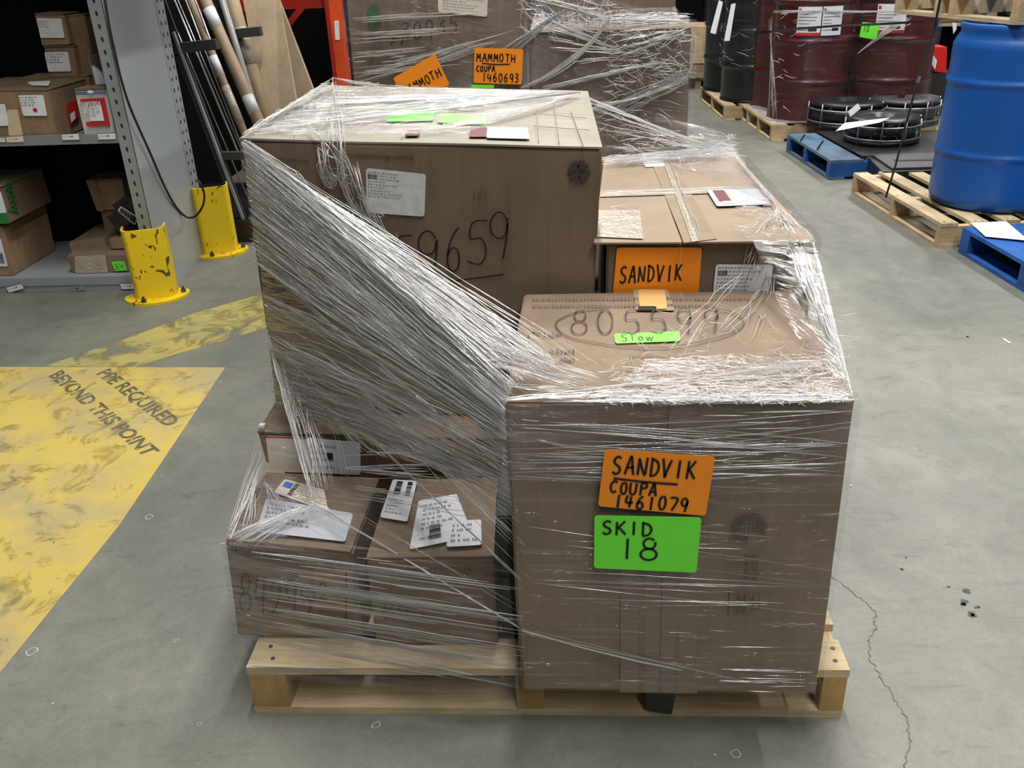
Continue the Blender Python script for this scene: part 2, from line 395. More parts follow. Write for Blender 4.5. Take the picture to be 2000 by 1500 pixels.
def barcode(parent, F, u0, v0, u1, v1, seed=0, mat=None, vertical=False, off=.0020, n=22):
    R = random.Random(seed); rs = []; x = 0; xs = []
    while x < 1: w = R.choice((.6, 1, 1.6)) / n * .8; xs.append((x, min(1, x + w))); x += w + R.choice((.5, .8, 1.2)) / n * .8
    for a, b in xs:
        if vertical: rs.append((u0, v0 + (v1 - v0) * a, u1, v0 + (v1 - v0) * b))
        else: rs.append((u0 + (u1 - u0) * a, v0, u0 + (u1 - u0) * b, v1))
    return rects(parent, F, rs, mat or INK, 'barcode', off)
def text_on(parent, F, s, mat, name='printed_text', off=.0018, fit=True, bold=0, shear=0, stencil=False):
    """lettering mapped to the frame; the string fills it"""
    cu = bpy.data.curves.new('t', 'FONT'); cu.body = s; cu.resolution_u = 3; cu.offset = bold
    o = bpy.data.objects.new('t', cu); COL.objects.link(o)
    dg = bpy.context.evaluated_depsgraph_get(); me = bpy.data.meshes.new_from_object(o.evaluated_get(dg))
    xs = [v.co.x for v in me.vertices]; ys = [v.co.y for v in me.vertices]
    x0, x1 = min(xs), max(xs); y0, y1 = min(ys), max(ys)
    mb = MB(); mb.v = [F.P((v.co.x - x0) / (x1 - x0), (v.co.y - y0) / (y1 - y0), off) for v in me.vertices]
    mb.f = [tuple(p.vertices) for p in me.polygons]
    bpy.data.objects.remove(o); bpy.data.curves.remove(cu); bpy.data.meshes.remove(me)
    return mb.build(name, mat, parent)
GL = {  # stroke letters in a unit cell, strokes separated by |
 'S': '.85,.9 .5,1 .15,.8 .3,.58 .7,.42 .8,.18 .45,0 .05,.12', 'A': '.05,0 .3,.6 .5,1 .62,.95 .8,.4 .95,0|.2,.38 .85,.42',
 'N': '.1,0 .12,.95|.12,.95 .5,.4 .85,.05|.85,.05 .9,1', 'U': '.1,1 .1,.3 .4,0 .8,.2 .88,1', 'D': '.15,0 .15,1|.05,1 .7,.85 .95,.5 .7,.12 .1,0',
 'V': '.05,1 .25,.5 .42,0|.42,0 .65,.5 .95,1', 'I': '.5,0 .52,1', 'K': '.15,0 .18,1|.9,1 .2,.45|.3,.52 .6,.3 .98,0',
 'C': '.9,.85 .6,1 .2,.75 .15,.3 .5,0 .9,.15', 'O': '.5,1 .12,.7 .15,.25 .5,0 .88,.3 .85,.75 .5,1', 'P': '.2,0 .2,1|.1,1 .75,.95 .85,.65 .2,.5',
 'M': '.05,0 .15,1|.15,1 .48,.35|.48,.35 .82,1|.82,1 .95,0', 'T': '.05,1 .95,1|.5,1 .48,0', 'H': '.1,0 .12,1|.88,0 .9,1|.12,.5 .9,.52',
 '1': '.5,0 .55,1', '4': '.2,1 .1,.45 .9,.5|.7,.85 .62,0', '6': '.75,1 .3,.7 .12,.3 .45,0 .85,.25 .5,.5 .2,.35', '0': '.5,1 .15,.7 .18,.2 .5,0 .85,.3 .82,.75 .5,1',
 '7': '.05,.95 .9,.9 .35,0', '9': '.85,.75 .5,1 .15,.72 .45,.5 .82,.78|.85,.85 .75,.4 .6,-.1', '3': '.15,.95 .6,.98 .75,.78 .35,.55 .8,.38 .65,.05 .1,.02',
 '5': '.9,1 .3,.95 .22,.6 .65,.6 .85,.3 .6,.02 .1,.08', '8': '.8,.9 .4,1 .15,.75 .5,.5 .85,.25 .5,0 .12,.22 .5,.5 .85,.8 .7,.95', '2': '.1,.8 .45,1 .8,.75 .6,.35 .2,.08 .35,.18 .6,.05 .95,.08',
 'l': '.4,1 .45,0', 'o': '.5,.55 .15,.3 .45,0 .8,.25 .5,.55', 'w': '.05,.5 .25,0|.25,0 .5,.45 .7,0|.7,0 .98,.5', '_': '0,0 .5,.04 1,0'}
def _ring(cx, cy, rx, ry, a0, a1, n=9):
    return ' '.join('%.3f,%.3f' % (cx + rx * math.cos(math.radians(a0 + (a1 - a0) * i / n)), cy + ry * math.sin(math.radians(a0 + (a1 - a0) * i / n))) for i in range(n + 1))
GL['0'] = _ring(.5, .5, .36, .5, 100, 455, 12); GL['O'] = GL['0']
GL['8'] = _ring(.52, .76, .28, .24, 40, 270, 7) + ' ' + _ring(.5, .26, .38, .26, 90, -270, 12)[12:] + ' ' + _ring(.52, .76, .28, .24, -90, 20, 4)
GL['9'] = _ring(.5, .72, .33, .28, 20, 370, 10) + '|.84,.82 .80,.45 .66,-.05'
GL['6'] = '.78,1 .45,.82 .2,.5 ' + _ring(.48, .27, .33, .27, 180, 520, 10)
def smooth(pts, n=5):
    if len(pts) < 3: return pts
    q = [pts[0]] + pts + [pts[-1]]; out = []
    for i in range(1, len(q) - 2):
        for k in range(n):
            t = k / n; a, b, c, d = q[i - 1], q[i], q[i + 1], q[i + 2]
            out.append(tuple(.5 * (2 * b[j] + (c[j] - a[j]) * t + (2 * a[j] - 5 * b[j] + 4 * c[j] - d[j]) * t * t + (3 * b[j] - a[j] - 3 * c[j] + d[j]) * t ** 3) for j in range(len(b))))
    out.append(pts[-1]); return out
def ink_stroke(mb, F, pts, wd, off=.0022):
    q = [F.P(u, v, off) for u, v in smooth(pts)]
    L, Rr = [], []
    for i, c in enumerate(q):
        t = q[min(i + 1, len(q) - 1)] - q[max(i - 1, 0)]
        s = F.n.cross(t).normalized() * wd / 2
        L.append(c + s); Rr.append(c - s)
    n = len(q); mb.add(L + Rr, [(i, i + 1, n + i + 1, n + i) for i in range(n - 1)])
def handwriting(parent, F, items, wd=.003, mat=None, name='handwriting', off=.0022):
    """items: (text, u0, v0, u1, v1[, slope]) boxes in frame fractions, or ('~', [points])"""
    mb = MB()
    for it in items:
        if it[0] == '~': ink_stroke(mb, F, it[1], wd, off); continue
        s, u0, v0, u1, v1 = it[:5]; sl = it[5] if len(it) > 5 else 0
        n = len(s); cw = (u1 - u0) / n
        for i, ch in enumerate(s):
            if ch == ' ': continue
            for st in GL[ch].split('|'):
                pts = [tuple(map(float, q.split(','))) for q in st.split()]
                jx = random.uniform(-.05, .05); jy = random.uniform(-.05, .05)
                gw = .35 if ch in '1Il' else .78
                ink_stroke(mb, F, [(u0 + cw * (i + (.5 - gw / 2) + gw * (x + jx)), v0 + (v1 - v0) * (y + jy) + sl * (i / n)) for x, y in pts], wd, off)
    return mb.build(name, mat or INK, parent)

# ------------------------------------------------------------------ cartons
def trilerp(c, u, v, w):
    a = c[0].lerp(c[1], u); b = c[3].lerp(c[2], u); d = c[4].lerp(c[5], u); e = c[7].lerp(c[6], u)
    return a.lerp(b, v).lerp(d.lerp(e, v), w)
def corners(x0, x1, y0, y1, z0, z1, rz=0):
    q = [V(x0, y0, z0), V(x1, y0, z0), V(x1, y1, z0), V(x0, y1, z0), V(x0, y0, z1), V(x1, y0, z1), V(x1, y1, z1), V(x0, y1, z1)]
    if rz:
        c = V(x0, y0, 0); R = Matrix.Rotation(rz, 3, 'Z'); q = [R @ (k - c) + c for k in q]
    return q
def carton(name, label, c, mat=CARD, top=None, seam='x', group=None, amp=.003, flaps=True, tape=None, bev=.004, cat='box', seam_at=.5):
    c = [Vector(k) for k in c]
    base = (c[0] + c[1] + c[2] + c[3]) / 4
    t = thing(name, label, cat, base, 0, group)
    L = ((c[1] - c[0]).length, (c[3] - c[0]).length, (c[4] - c[0]).length)
    bm = bmesh.new(); bmesh.ops.create_cube(bm, size=1)
    for v in bm.verts: v.co = Vector([v.co[i] * L[i] for i in range(3)])
    bmesh.ops.bevel(bm, geom=bm.edges[:], offset=bev, segments=2, affect='EDGES')
    for _ in range(3):
        e = [x for x in bm.edges if x.calc_length() > .09]
        if e: bmesh.ops.subdivide_edges(bm, edges=e, cuts=1, use_grid_fill=True)
    zf = L[2] - (.004 if flaps else 0)
    sd = random.random() * 50
    vv = []
    for v in bm.verts:
        u, w, h = v.co.x / L[0] + .5, v.co.y / L[1] + .5, (v.co.z + L[2] / 2) / L[2] * zf / L[2]
        q = trilerp(c, u, w, h)
        d = Vector((noise.noise(v.co * 5 + V(sd, 0, 0)), noise.noise(v.co * 5 + V(0, sd, 9)), noise.noise(v.co * 5 + V(3, 7, sd)) * .5)) * amp
        vv.append(q + d)
    bm.verts.index_update()
    mb = MB(); mb.v = vv; mb.f = [tuple(v.index for v in f.verts) for f in bm.faces]; bm.free()
    mb.build('carton_body', mat, t)
    if flaps:
        g = .0015
        for a, b in ((0, seam_at - g), (seam_at + g, 1)):
            f = MB(); n = 6; th = .004 / L[2]
            vs_, fs = [], []
            for i in range(n + 1):
                for (s, hh) in ((a, 1 - th), (b, 1 - th), (b, 1), (a, 1)):
                    k = i / n
                    lift = noise.noise(Vector((k * 3, s * 5, sd))) * .003
                    u, w = (k, s) if seam == 'x' else (s, k)
                    vs_.append(trilerp(c, u, w, hh) + V(0, 0, lift + .0015))
            for i in range(n):
                for j in range(4): fs.append((i * 4 + j, i * 4 + (j + 1) % 4, (i + 1) * 4 + (j + 1) % 4, (i + 1) * 4 + j))
            fs += [(0, 1, 2, 3), (n * 4 + 3, n * 4 + 2, n * 4 + 1, n * 4)]
            f.add(vs_, fs); f.build('flap', top or mat, t)
        if tape:
            f = MB(); w = tape[1] / (L[1] if seam == 'x' else L[0])
            pts = []
            for i in range(9):
                k = i / 8
                pr = []
                for s in (seam_at - w / 2, seam_at + w / 2):
                    u, q = (k, s) if seam == 'x' else (s, k)
                    pr.append(trilerp(c, u, q, 1) + V(0, 0, .0055 + noise.noise(V(k * 6, s * 9, sd)) * .001))
                pts += pr
            f.add(pts, [(2 * i, 2 * i + 1, 2 * i + 3, 2 * i + 2) for i in range(8)])
            f.build('packing_tape', tape[0], t)
    return t

# ------------------------------------------------------------------ pallets
def pallet(name, label, loc, rz, L, D, boards, stringers, mat_b, mat_s, mat_e, group=None, h=.125, bottom=None, th=.018, nails=True):
    t = thing(name, label, 'pallet', loc, rz, group); R = random.Random(len(name) + L * 100)
    for (y, w) in boards:
        j0, j1 = R.uniform(-.004, .004), R.uniform(-.004, .004); zz = R.uniform(-.0015, 0)
        mb = MB().hexa([V(j0, y, h - th), V(L + j1, y, h - th), V(L + j1, y + w, h - th), V(j0, y + w, h - th), V(j0, y + .001, h + zz), V(L + j1, y + .001, h + zz), V(L + j1, y + w - .001, h + zz), V(j0, y + w - .001, h + zz)])
        b = mb.build('deck_board', mat_b, t, local=True)
        if nails:
            nb = MB()
            for (x, sw) in stringers:
                for q in (.3, .7):
                    nb.lathe([(0, .0012), (.0045, .0012), (.0048, 0)], (x + sw * R.uniform(.3, .7), y + w * q, h + zz), 8)
            nb.build('nail_head', DARKST, b, local=True)['kind'] = 'stuff'
    for (x, sw) in stringers:
        MB().box((x + sw / 2, D / 2, (th + h - th) / 2), (sw, D - .006, h - 2 * th)).build('stringer', mat_s, t, local=True)
        MB().box((x + sw / 2, .0015, h / 2), (sw - .002, .003, h - 2 * th)).build('stringer_end', mat_e, t, local=True)
    for (y, w) in (bottom or [(0, .10), (D / 2 - .05, .10), (D - .10, .10)]):
        j0, j1 = R.uniform(-.004, .004), R.uniform(-.004, .004)
        MB().box((L / 2 + j0, y + w / 2, th / 2), (L + j1, w, th)).build('bottom_board', mat_b, t, local=True)
    return t

# ================================================================== THE SETTING
fl = MB(); fl.box((1, 6, -.05), (26, 26, .1)); fl = fl.build('floor', CONC); fl['kind'] = 'structure'
def struct(name, mb, mat):
    o = mb.build(name, mat); o['kind'] = 'structure'; return o
struct('ceiling', MB().box((1, 6, 6.6), (26, 26, .1)), plain('ceiling_deck', (.12, .12, .12), .8))
struct('wall_back', MB().box((1, 19, 3.3), (26, .2, 6.6)), GREYW)
struct('wall_left', MB().box((-12, 6, 3.3), (.2, 26, 6.6)), GREYW)
struct('wall_right', MB().box((14, 6, 3.3), (.2, 26, 6.6)), GREYW)
struct('wall_front', MB().box((1, -7, 3.3), (26, .2, 6.6)), GREYW)
# ribbed grey wall panels seen between the loads
wp = MB()
for i in range(10): wp.box((1.5 + i * .42, 12.0, 1.5), (.39, .05, 3.0))
for i in range(6): wp.box((3.4, 11.96, .25 + i * .5), (4.2, .02, .012))
struct('wall_panel', wp, GREYW)

# painted zone on the floor
paint = thing('floor_marking', 'worn yellow painted triangle on the concrete with stencilled grey lettering', 'floor marking', (-1, 1.2, 0))
c_ = [at(440, 718, z=0), at(-420, 716, z=0), at(-420, 1840, z=0), at(0, 1315, z=0), at(232, 1028, z=0)]
MB().prism([V(q.x, q.y, .0004) for q in c_], (0, 0, .0008)).build('paint_area', YEL, paint)
F = Frame(at(214, 719, z=.0016), at(354, 820, z=.0016), at(320, 838, z=.0016), at(182, 733, z=.0016)); F.n = V(0, 0, 1)
text_on(paint, F, 'PPE REQUIRED', STEN, 'stencil_lettering', 0, bold=.03)
F = Frame(at(122, 722, z=.0016), at(314, 880, z=.0016), at(280, 892, z=.0016), at(94, 735, z=.0016)); F.n = V(0, 0, 1)
text_on(paint, F, 'BEYOND THIS POINT', STEN, 'stencil_lettering', 0, bold=.03)
paint2 = thing('floor_stripe', 'faded yellow painted stripe crossing the floor behind the bright painted triangle', 'floor marking', (-.9, 2.0, 0))
c_ = [at(*q, z=0) for q in ((85, 716), (240, 664), (380, 612), (560, 560), (590, 600), (520, 640), (430, 668), (350, 690), (262, 717))]
MB().prism([V(q.x, q.y, .0002) for q in c_], (0, 0, .0006)).build('paint_area', YEL2, paint2)

# crack, stains and grit on the slab
CRK = plain('crack_dark', (.13, .12, .10), .9); STAIN = plain('oil_stain', (.035, .035, .035), .5)
def crack(pts, w, name='floor_crack'):
    q = [at(*k, z=0) for k in pts]; R = random.Random(4); out = []
    for a, b in zip(q, q[1:]):
        n = 8
        for i in range(n): out.append(a.lerp(b, i / n) + V(R.uniform(-.004, .004), R.uniform(-.004, .004), 0))
    out.append(q[-1]); mb = MB(); vv = []
    for i, c in enumerate(out):
        t = (out[min(i + 1, len(out) - 1)] - out[max(i - 1, 0)]).normalized(); s = V(-t.y, t.x, 0) * w * R.uniform(.4, 1.2)
        vv += [c + s + V(0, 0, .0012), c - s + V(0, 0, .0012)]
    mb.add(vv, [(2 * i, 2 * i + 1, 2 * i + 3, 2 * i + 2) for i in range(len(out) - 1)])
    o = mb.build(name, CRK); o['kind'] = 'structure'
crack([(1600, 1105), (1640, 1138), (1680, 1170), (1712, 1196), (1706, 1212), (1712, 1228), (1696, 1250), (1700, 1290), (1720, 1320), (1745, 1365), (1768, 1400), (1776, 1440), (1772, 1470), (1762, 1520)], .0012)
sp = MB(); R = random.Random(3)
for (x, y, r) in ((1887, 1155, .012), (1880, 1178, .014), (1898, 1198, .015), (1908, 1185, .007), (1853, 1146, .005), (1763, 1112, .007), (1770, 1089, .004), (105, 1060, .004), (1890, 658, .009)):
    c = at(x, y, z=0); n = 11
    for k in range(3):
        cc = c + V(R.uniform(-.6, .6) * r, R.uniform(-.5, .5) * r, .0013); rr = r * R.uniform(.35, .8)
        vs_ = [cc + V(math.cos(2 * math.pi * i / n), math.sin(2 * math.pi * i / n) * .7, 0) * rr * R.uniform(.55, 1.2) for i in range(n)]
        sp.add(vs_, [tuple(range(n))])
o = sp.build('floor_stain', STAIN); o['kind'] = 'structure'
sp = MB()
for i in range(60):
    x, y = R.uniform(-1.2, 2.4), R.uniform(-.8, 4); r = R.uniform(.0015, .004)
    sp.box((x, y, .001), (r * 2, r * 1.4, .002), Matrix.Rotation(R.uniform(0, 3), 3, 'Z'))
o = sp.build('floor_grit', plain('grit', (.5, .48, .42), .9)); o['kind'] = 'stuff'; tag(o, 'small pale grit scattered over the grey concrete floor', 'grit')
chip = MB().box(at(1966, 666, z=.002), (.008, .045, .003), Matrix.Rotation(.15, 3, 'Z')).build('wood_splinter', WHITE); tag(chip, 'small white splinter lying alone on the floor at right', 'debris')
# round floor chips
sp = MB()
for (x, y, r) in ((1437, 1472, .010), (735, 1417, .009), (292, 1010, .011), (390, 1415, .005), (345, 1252, .006), (62, 1273, .013)):
    c = at(x, y, z=0); n = 12
    ro = [r * R.uniform(.85, 1.2) for _ in range(n)]
    vs_ = [c + V(math.cos(2 * math.pi * i / n) * ro[i], math.sin(2 * math.pi * i / n) * ro[i], .0011) for i in range(n)] + [c + V(math.cos(2 * math.pi * i / n) * ro[i] * .82, math.sin(2 * math.pi * i / n) * ro[i] * .82, .0011) for i in range(n)]
    sp.add(vs_, [(i, (i + 1) % n, n + (i + 1) % n, n + i) for i in range(n)])
o = sp.build('floor_chip', plain('chip_edge', (.55, .54, .48), .9)); o['kind'] = 'structure'

# ================================================================== FRONT PALLET LOAD
Wp = 1.2
front_pallet = pallet('wooden_pallet', 'pale wooden pallet on the floor under the film wrapped front load', (0, 0, 0), 0, Wp, 1.2,
    [(.0, .087), (.13, .087), (.27, .12), (.45, .087), (.62, .12), (.80, .087), (.95, .087), (1.113, .087)],
    [(.0, .077), (.545, .057), (1.150, .048)], WOODL, WOODY, WOODE, bottom=[(0, .087), (.30, .087), (.56, .087), (.84, .087), (1.113, .087)])

# A: near right carton
cA = [V(.560, -.06, .129), V(1.117, -.064, .129), V(1.125, .44, .129), V(.567, .44, .129), V(.553, -.06, .752), V(1.109, -.06, .750), V(1.130, .44, .750), V(.567, .44, .752)]
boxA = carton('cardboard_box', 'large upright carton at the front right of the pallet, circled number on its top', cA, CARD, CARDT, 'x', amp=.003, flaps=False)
yA = -.0655
tpA = .7535
# top markings
Ft = Frame(at(985, 785, z=tpA), at(1668, 785, z=tpA), at(1555, 563, z=tpA), at(1022, 573, z=tpA))
def pz(pts, z): return Frame(*[at(*q, z=z) for q in pts])
F = pz([(1080, 600), (1450, 600), (1460, 690), (1075, 690)], tpA)
handwriting(boxA, F, [('805599', .08, .36, .90, .90, .1), ('~', [(.35, .12), (.1, .3), (.02, .6), (.12, .85), (.3, .97)]), ('~', [(.35, .12), (.6, .10), (.9, .35), (1.0, .65), (.93, .88), (.86, .93)])], .0028, PRINT)
F = pz([(1199, 653), (1327, 648), (1328, 667), (1202, 672)], tpA)
s = sticker(boxA, F, GREEN, 'green_sticker'); handwriting(s, F, [('Slow', .08, .15, .60, .9)], .0018)
F = pz([(1042, 650), (1096, 650), (1094, 660), (1041, 660)], tpA); text_on(boxA, F, 'PP Label', PRINT, 'printed_text')
F = pz([(1058, 698), (1122, 698), (1121, 709), (1056, 709)], tpA); text_on(boxA, F, 'Kit Label', PRINT, 'printed_text')
F = pz([(1058, 683), (1122, 683), (1121, 692), (1056, 692)], tpA); text_on(boxA, F, 'Label', PRINT, 'printed_text')
br = MB()
for a, b, c in (((1044, 650), (1034, 650), (1032, 660)), ((1164, 762), (1163, 770), (1145, 770))):
    br.tube([at(*a, z=tpA), at(*b, z=tpA), at(*c, z=tpA)], .0012, 4)
br.build('corner_mark', PRINT, boxA)
F = pz([(1035, 580), (1550, 576), (1556, 602), (1035, 606)], tpA); fake_print(boxA, F, .01, 0, .99, 1, 2, 5, FAINT, .7, .001, 'scuffed_print', .012)
F = pz([(1225, 690), (1335, 690), (1345, 770), (1222, 770)], tpA); fake_print(boxA, F, 0, 0, 1, 1, 6, 8, FAINT, .7, .001, 'faded_print', .06)
# kraft tape tab over the rear edge, torn ink stain
F = pz([(1236, 566), (1304, 566), (1318, 607), (1242, 607)], tpA); sticker(boxA, F, TAPE, 'packing_tape', .001)
F = pz([(1246, 567), (1298, 567), (1303, 604), (1250, 606)], tpA); sticker(boxA, F, plain('tape_tab', (.66, .40, .16), .4), 'tape_tab', .002)
F = pz([(1246, 600), (1282, 600), (1282, 608), (1246, 608)], tpA); sticker(boxA, F, INK, 'ink_mark', .0025)
# front face: vertical seam + tape ghosts, stamp, print
def fy(pts, Y): return Frame(*[at(*q, Y=Y) for q in pts])
FA = Frame(cA[4], cA[5], cA[1], cA[0]); FA.n = V(0, -1, 0)
MB().hexa([FA.P(.470, 0, -.001), FA.P(.4735, 0, -.001), FA.P(.4735, 0, .004), FA.P(.470, 0, .004), FA.P(.476, 1, -.001), FA.P(.4795, 1, -.001), FA.P(.4795, 1, .004), FA.P(.476, 1, .004)]).build('seam_edge', CARDK, boxA)
rects(boxA, FA, [(.34, .0, .47, .62), (.475, .0, .60, .62)], plain('seam_tape', (.20, .158, .112), .35), 'packing_tape', .0035)
rects(boxA, FA, [(.40, .0, .42, .6), (.52, .0, .535, .6), (.59, .0, .60, .6)], CARD, 'tape_edge', .0042)
st = MB()
cs = at(1462, 1030, Y=yA)
for r in (.030, .026, .022, .018):
    st.tube([cs + V(math.cos(a) * r, -.002, math.sin(a) * r) for a in [k * math.pi / 12 - .5 for k in range(21)]], .0007, 4)
for k in range(-2, 3): st.tube([cs + V(k * .007, -.002, -.010), cs + V(k * .007, -.002, .010)], .0008, 4)
st.build('round_stamp', PRINT, boxA)
F = fy([(1455, 1078), (1482, 1078), (1478, 1135), (1452, 1135)], yA); fake_print(boxA, F, 0, 0, 1, 1, 4, 3, PRINT, .7, .002, 'printed_text', .5)
F = fy([(1420, 1155), (1490, 1155), (1487, 1200), (1418, 1200)], yA)
mk = MB()
for (u, a, b) in ((.05, 0, 1), (.32, .1, .9), (.5, .1, .9), (.72, .2, .9), (.92, .3, .9)): mk.tube([F.P(u, a, .002), F.P(u, b, .002)], .0009, 4)
for (v, a, b) in ((.5, .3, .55), (.3, .72, .92), (.15, .3, .5)): mk.tube([F.P(a, v, .002), F.P(b, v, .002)], .0009, 4)
mk.build('shipping_mark', PRINT, boxA)

# F: carton behind A with orange label
cF = [V(.742, .46, .129), V(1.172, .46, .129), V(1.165, 1.185, .129), V(.745, 1.19, .129), V(.742, .46, .852), V(1.172, .46, .848), V(1.148, 1.19, .848), V(.770, 1.19, .852)]
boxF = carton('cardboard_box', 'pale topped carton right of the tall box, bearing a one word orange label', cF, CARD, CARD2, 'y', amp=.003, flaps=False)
boxF['label'] = 'pale topped carton right of the tall box, bearing a one word orange label'
tpF = .860
def flapF(pts, nm, mat, z=tpF, th=.004):
    q = [at(*k, z=z) for k in pts]; MB().prism([k + V(0, 0, -th) for k in q], (0, 0, th)).build(nm, mat, boxF)
flapF([(1160, 474), (1332, 473), (1270, 306), (1180, 308)], 'flap', CARD2)
flapF([(1334, 473), (1592, 470), (1432, 299), (1272, 306)], 'flap', CARD2)
flapF([(1268, 306), (1308, 305), (1400, 466), (1336, 474)], 'packing_tape', TAPE, tpF + .002, .001)
flapF([(1292, 305), (1300, 305), (1366, 470), (1352, 472)], 'tape_ridge', TAPEW, tpF + .004, .001)
flapF([(1174, 372), (1490, 362), (1486, 374), (1172, 384)], 'packing_tape', TAPEW, tpF + .003, .001)
flapF([(1166, 410), (1250, 410), (1256, 466), (1161, 462)], 'packing_tape', TAPEW, tpF + .003, .001)
flapF([(1248, 306), (1296, 305), (1298, 324), (1262, 326)], 'packing_tape', WHITE, tpF + .003, .001)
F = pz([(1380, 374), (1482, 372), (1508, 402), (1400, 406)], tpF + .002); s = sticker(boxF, F, POUCH, 'packing_slip_pouch', .004)
rects(s, F, [(.10, .25, .32, .95)], MAROON, 'printed_panel', .0046); rects(s, F, [(.14, .1, .34, .25), (.36, .3, .38, .9)], WHITE, 'printed_stripe', .005)
F = fy([(1205, 483), (1371, 483), (1364, 574), (1197, 574)], .456); s = sticker(boxF, F, ORANGE, 'orange_label'); s['label'] = 'orange label'
handwriting(s, F, [('SANDVIK', .05, .25, .80, .60, .05)], .0042)
F = fy([(1398, 516), (1510, 517), (1502, 572), (1392, 572)], .456); s = sticker(boxF, F, WHITE, 'shipping_label')
fake_print(s, F, .05, .05, .85, .95, 7, 11); barcode(s, F, .05, .62, .22, .8, 2)

# B: tall carton with big number
cB = [V(-.018, .47, .468), V(.705, .47, .436), V(.708, 1.235, .436), V(-.015, 1.235, .468), V(.003, .47, 1.085), V(.733, .47, 1.047), V(.728, 1.225, 1.047), V(.004, 1.225, 1.085)]
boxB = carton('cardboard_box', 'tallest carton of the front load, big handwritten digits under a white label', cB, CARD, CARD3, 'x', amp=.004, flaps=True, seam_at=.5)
FB = Frame(cB[4], cB[5], cB[1], cB[0]); FB.n = V(0, -1, 0)
yB = .4655
F = fy([(715, 328), (832, 340), (829, 423), (716, 415)], yB); s = sticker(boxB, F, plain('worn_label', (.66, .67, .67), .5, 0, 0, 1, .12, 60), 'shipping_label'); s['label'] = 'worn white label'
fake_print(s, F, .03, .35, .62, .95, 9, 21); barcode(s, F, .03, .78, .18, .88, 5)
F = fy([(790, 400), (990, 400), (990, 560), (790, 560)], yB)
handwriting(boxB, F, [('5', -.14, .12, .12, .62), ('9', .06, .17, .40, .68), ('6', .37, .18, .60, .72), ('5', .55, .28, .86, .82), ('9', .76, .38, 1.08, .94), ('~', [(.24, .02), (.5, .08), (.75, .12), (.97, .16)])], .0032)
F = fy([(678, 297), (810, 302), (810, 315), (678, 310)], yB); text_on(boxB, F, 'rocktechnology.sandvik', PRINT, 'printed_text')
F = fy([(548, 306), (604, 309), (604, 321), (548, 318)], yB); text_on(boxB, F, 'Engineering', PRINT, 'printed_text')
F = fy([(926, 371), (956, 371), (956, 385), (926, 385)], yB); rects(boxB, F, [(.0, .1, .08, .9), (.3, 0, .38, 1), (.45, .1, .55, .9), (.7, .2, .78, .8), (.9, .2, .95, .7)], FAINT, 'small_print', .002)
F = fy([(1109, 313), (1153, 313), (1153, 357), (1109, 357)], yB)
lg = MB()   # dark disc split by pale slanted bands
def disc_pts(k0, k1, n=7): return [(.5 + .5 * math.cos(math.radians(a)), .5 + .5 * math.sin(math.radians(a))) for a in [k0 + (k1 - k0) * i / (n - 1) for i in range(n)]]
for poly in (disc_pts(100, 195) + [(.30, .52), (.52, .74)], disc_pts(205, 235, 4) + [(.5, .36), (.62, .60), (.42, .50), (.22, .40)], disc_pts(55, 90, 4) + [(.42, .66), (.58, .52), (.68, .66)], disc_pts(-80, 15) + [(.70, .46), (.48, .26)], disc_pts(25, 48, 4) + [(.52, .46), (.62, .50)], disc_pts(245, 270, 4) + [(.56, .34), (.50, .30)]):
    lg.add([F.P(u, v, .002) for u, v in poly], [tuple(range(len(poly)))])
lg.build('round_emblem', PRINT, boxB)
rects(boxB, FB, [(.02, .60, .10, .605)], FAINT, 'corner_scuff', .002)
# green stickers, slip and grid lines on its top
FTB = Frame(cB[7], cB[6], cB[5], cB[4]); FTB.n = V(0, 0, 1)
def pB(pts, dz=.006):
    o = []
    for (x, y) in pts:
        d = ray(x, y); n = (cB[5] - cB[4]).cross(cB[7] - cB[4]); p0 = cB[4] + V(0, 0, dz); tt = (p0 - CAMP).dot(n) / d.dot(n); o.append(CAMP + d * tt)
    return Frame(*o)
F = pB([(765, 220), (850, 218), (845, 236), (755, 238)]); sticker(boxB, F, GREEN, 'green_sticker', .001)
F = pB([(860, 222), (950, 224), (945, 244), (855, 240)]); sticker(boxB, F, GREEN, 'green_sticker', .001)
F = pB([(920, 250), (952, 250), (950, 268), (916, 268)]); sticker(boxB, F, MAROON, 'tape_patch', .001)
F = pB([(798, 254), (822, 254), (818, 266), (790, 266)]); sticker(boxB, F, MAROON, 'tape_patch', .001)
F = pB([(950, 248), (1030, 250), (1035, 272), (950, 270)]); sticker(boxB, F, POUCH, 'packing_slip_pouch', .001)
gl_ = MB(); 
for (a, b) in (((1048, 205), (1052, 275)), ((1082, 200), (1092, 278)), ((1115, 215), (1140, 285)), ((1040, 222), (1145, 230)), ((1042, 246), (1152, 254))):
    f = pB([a, b, b, a], .0065); gl_.tube([f.tl, f.tr], .0009, 4)
gl_.build('crease_line', plain('crease_line', (.36, .31, .22), .7), boxB)

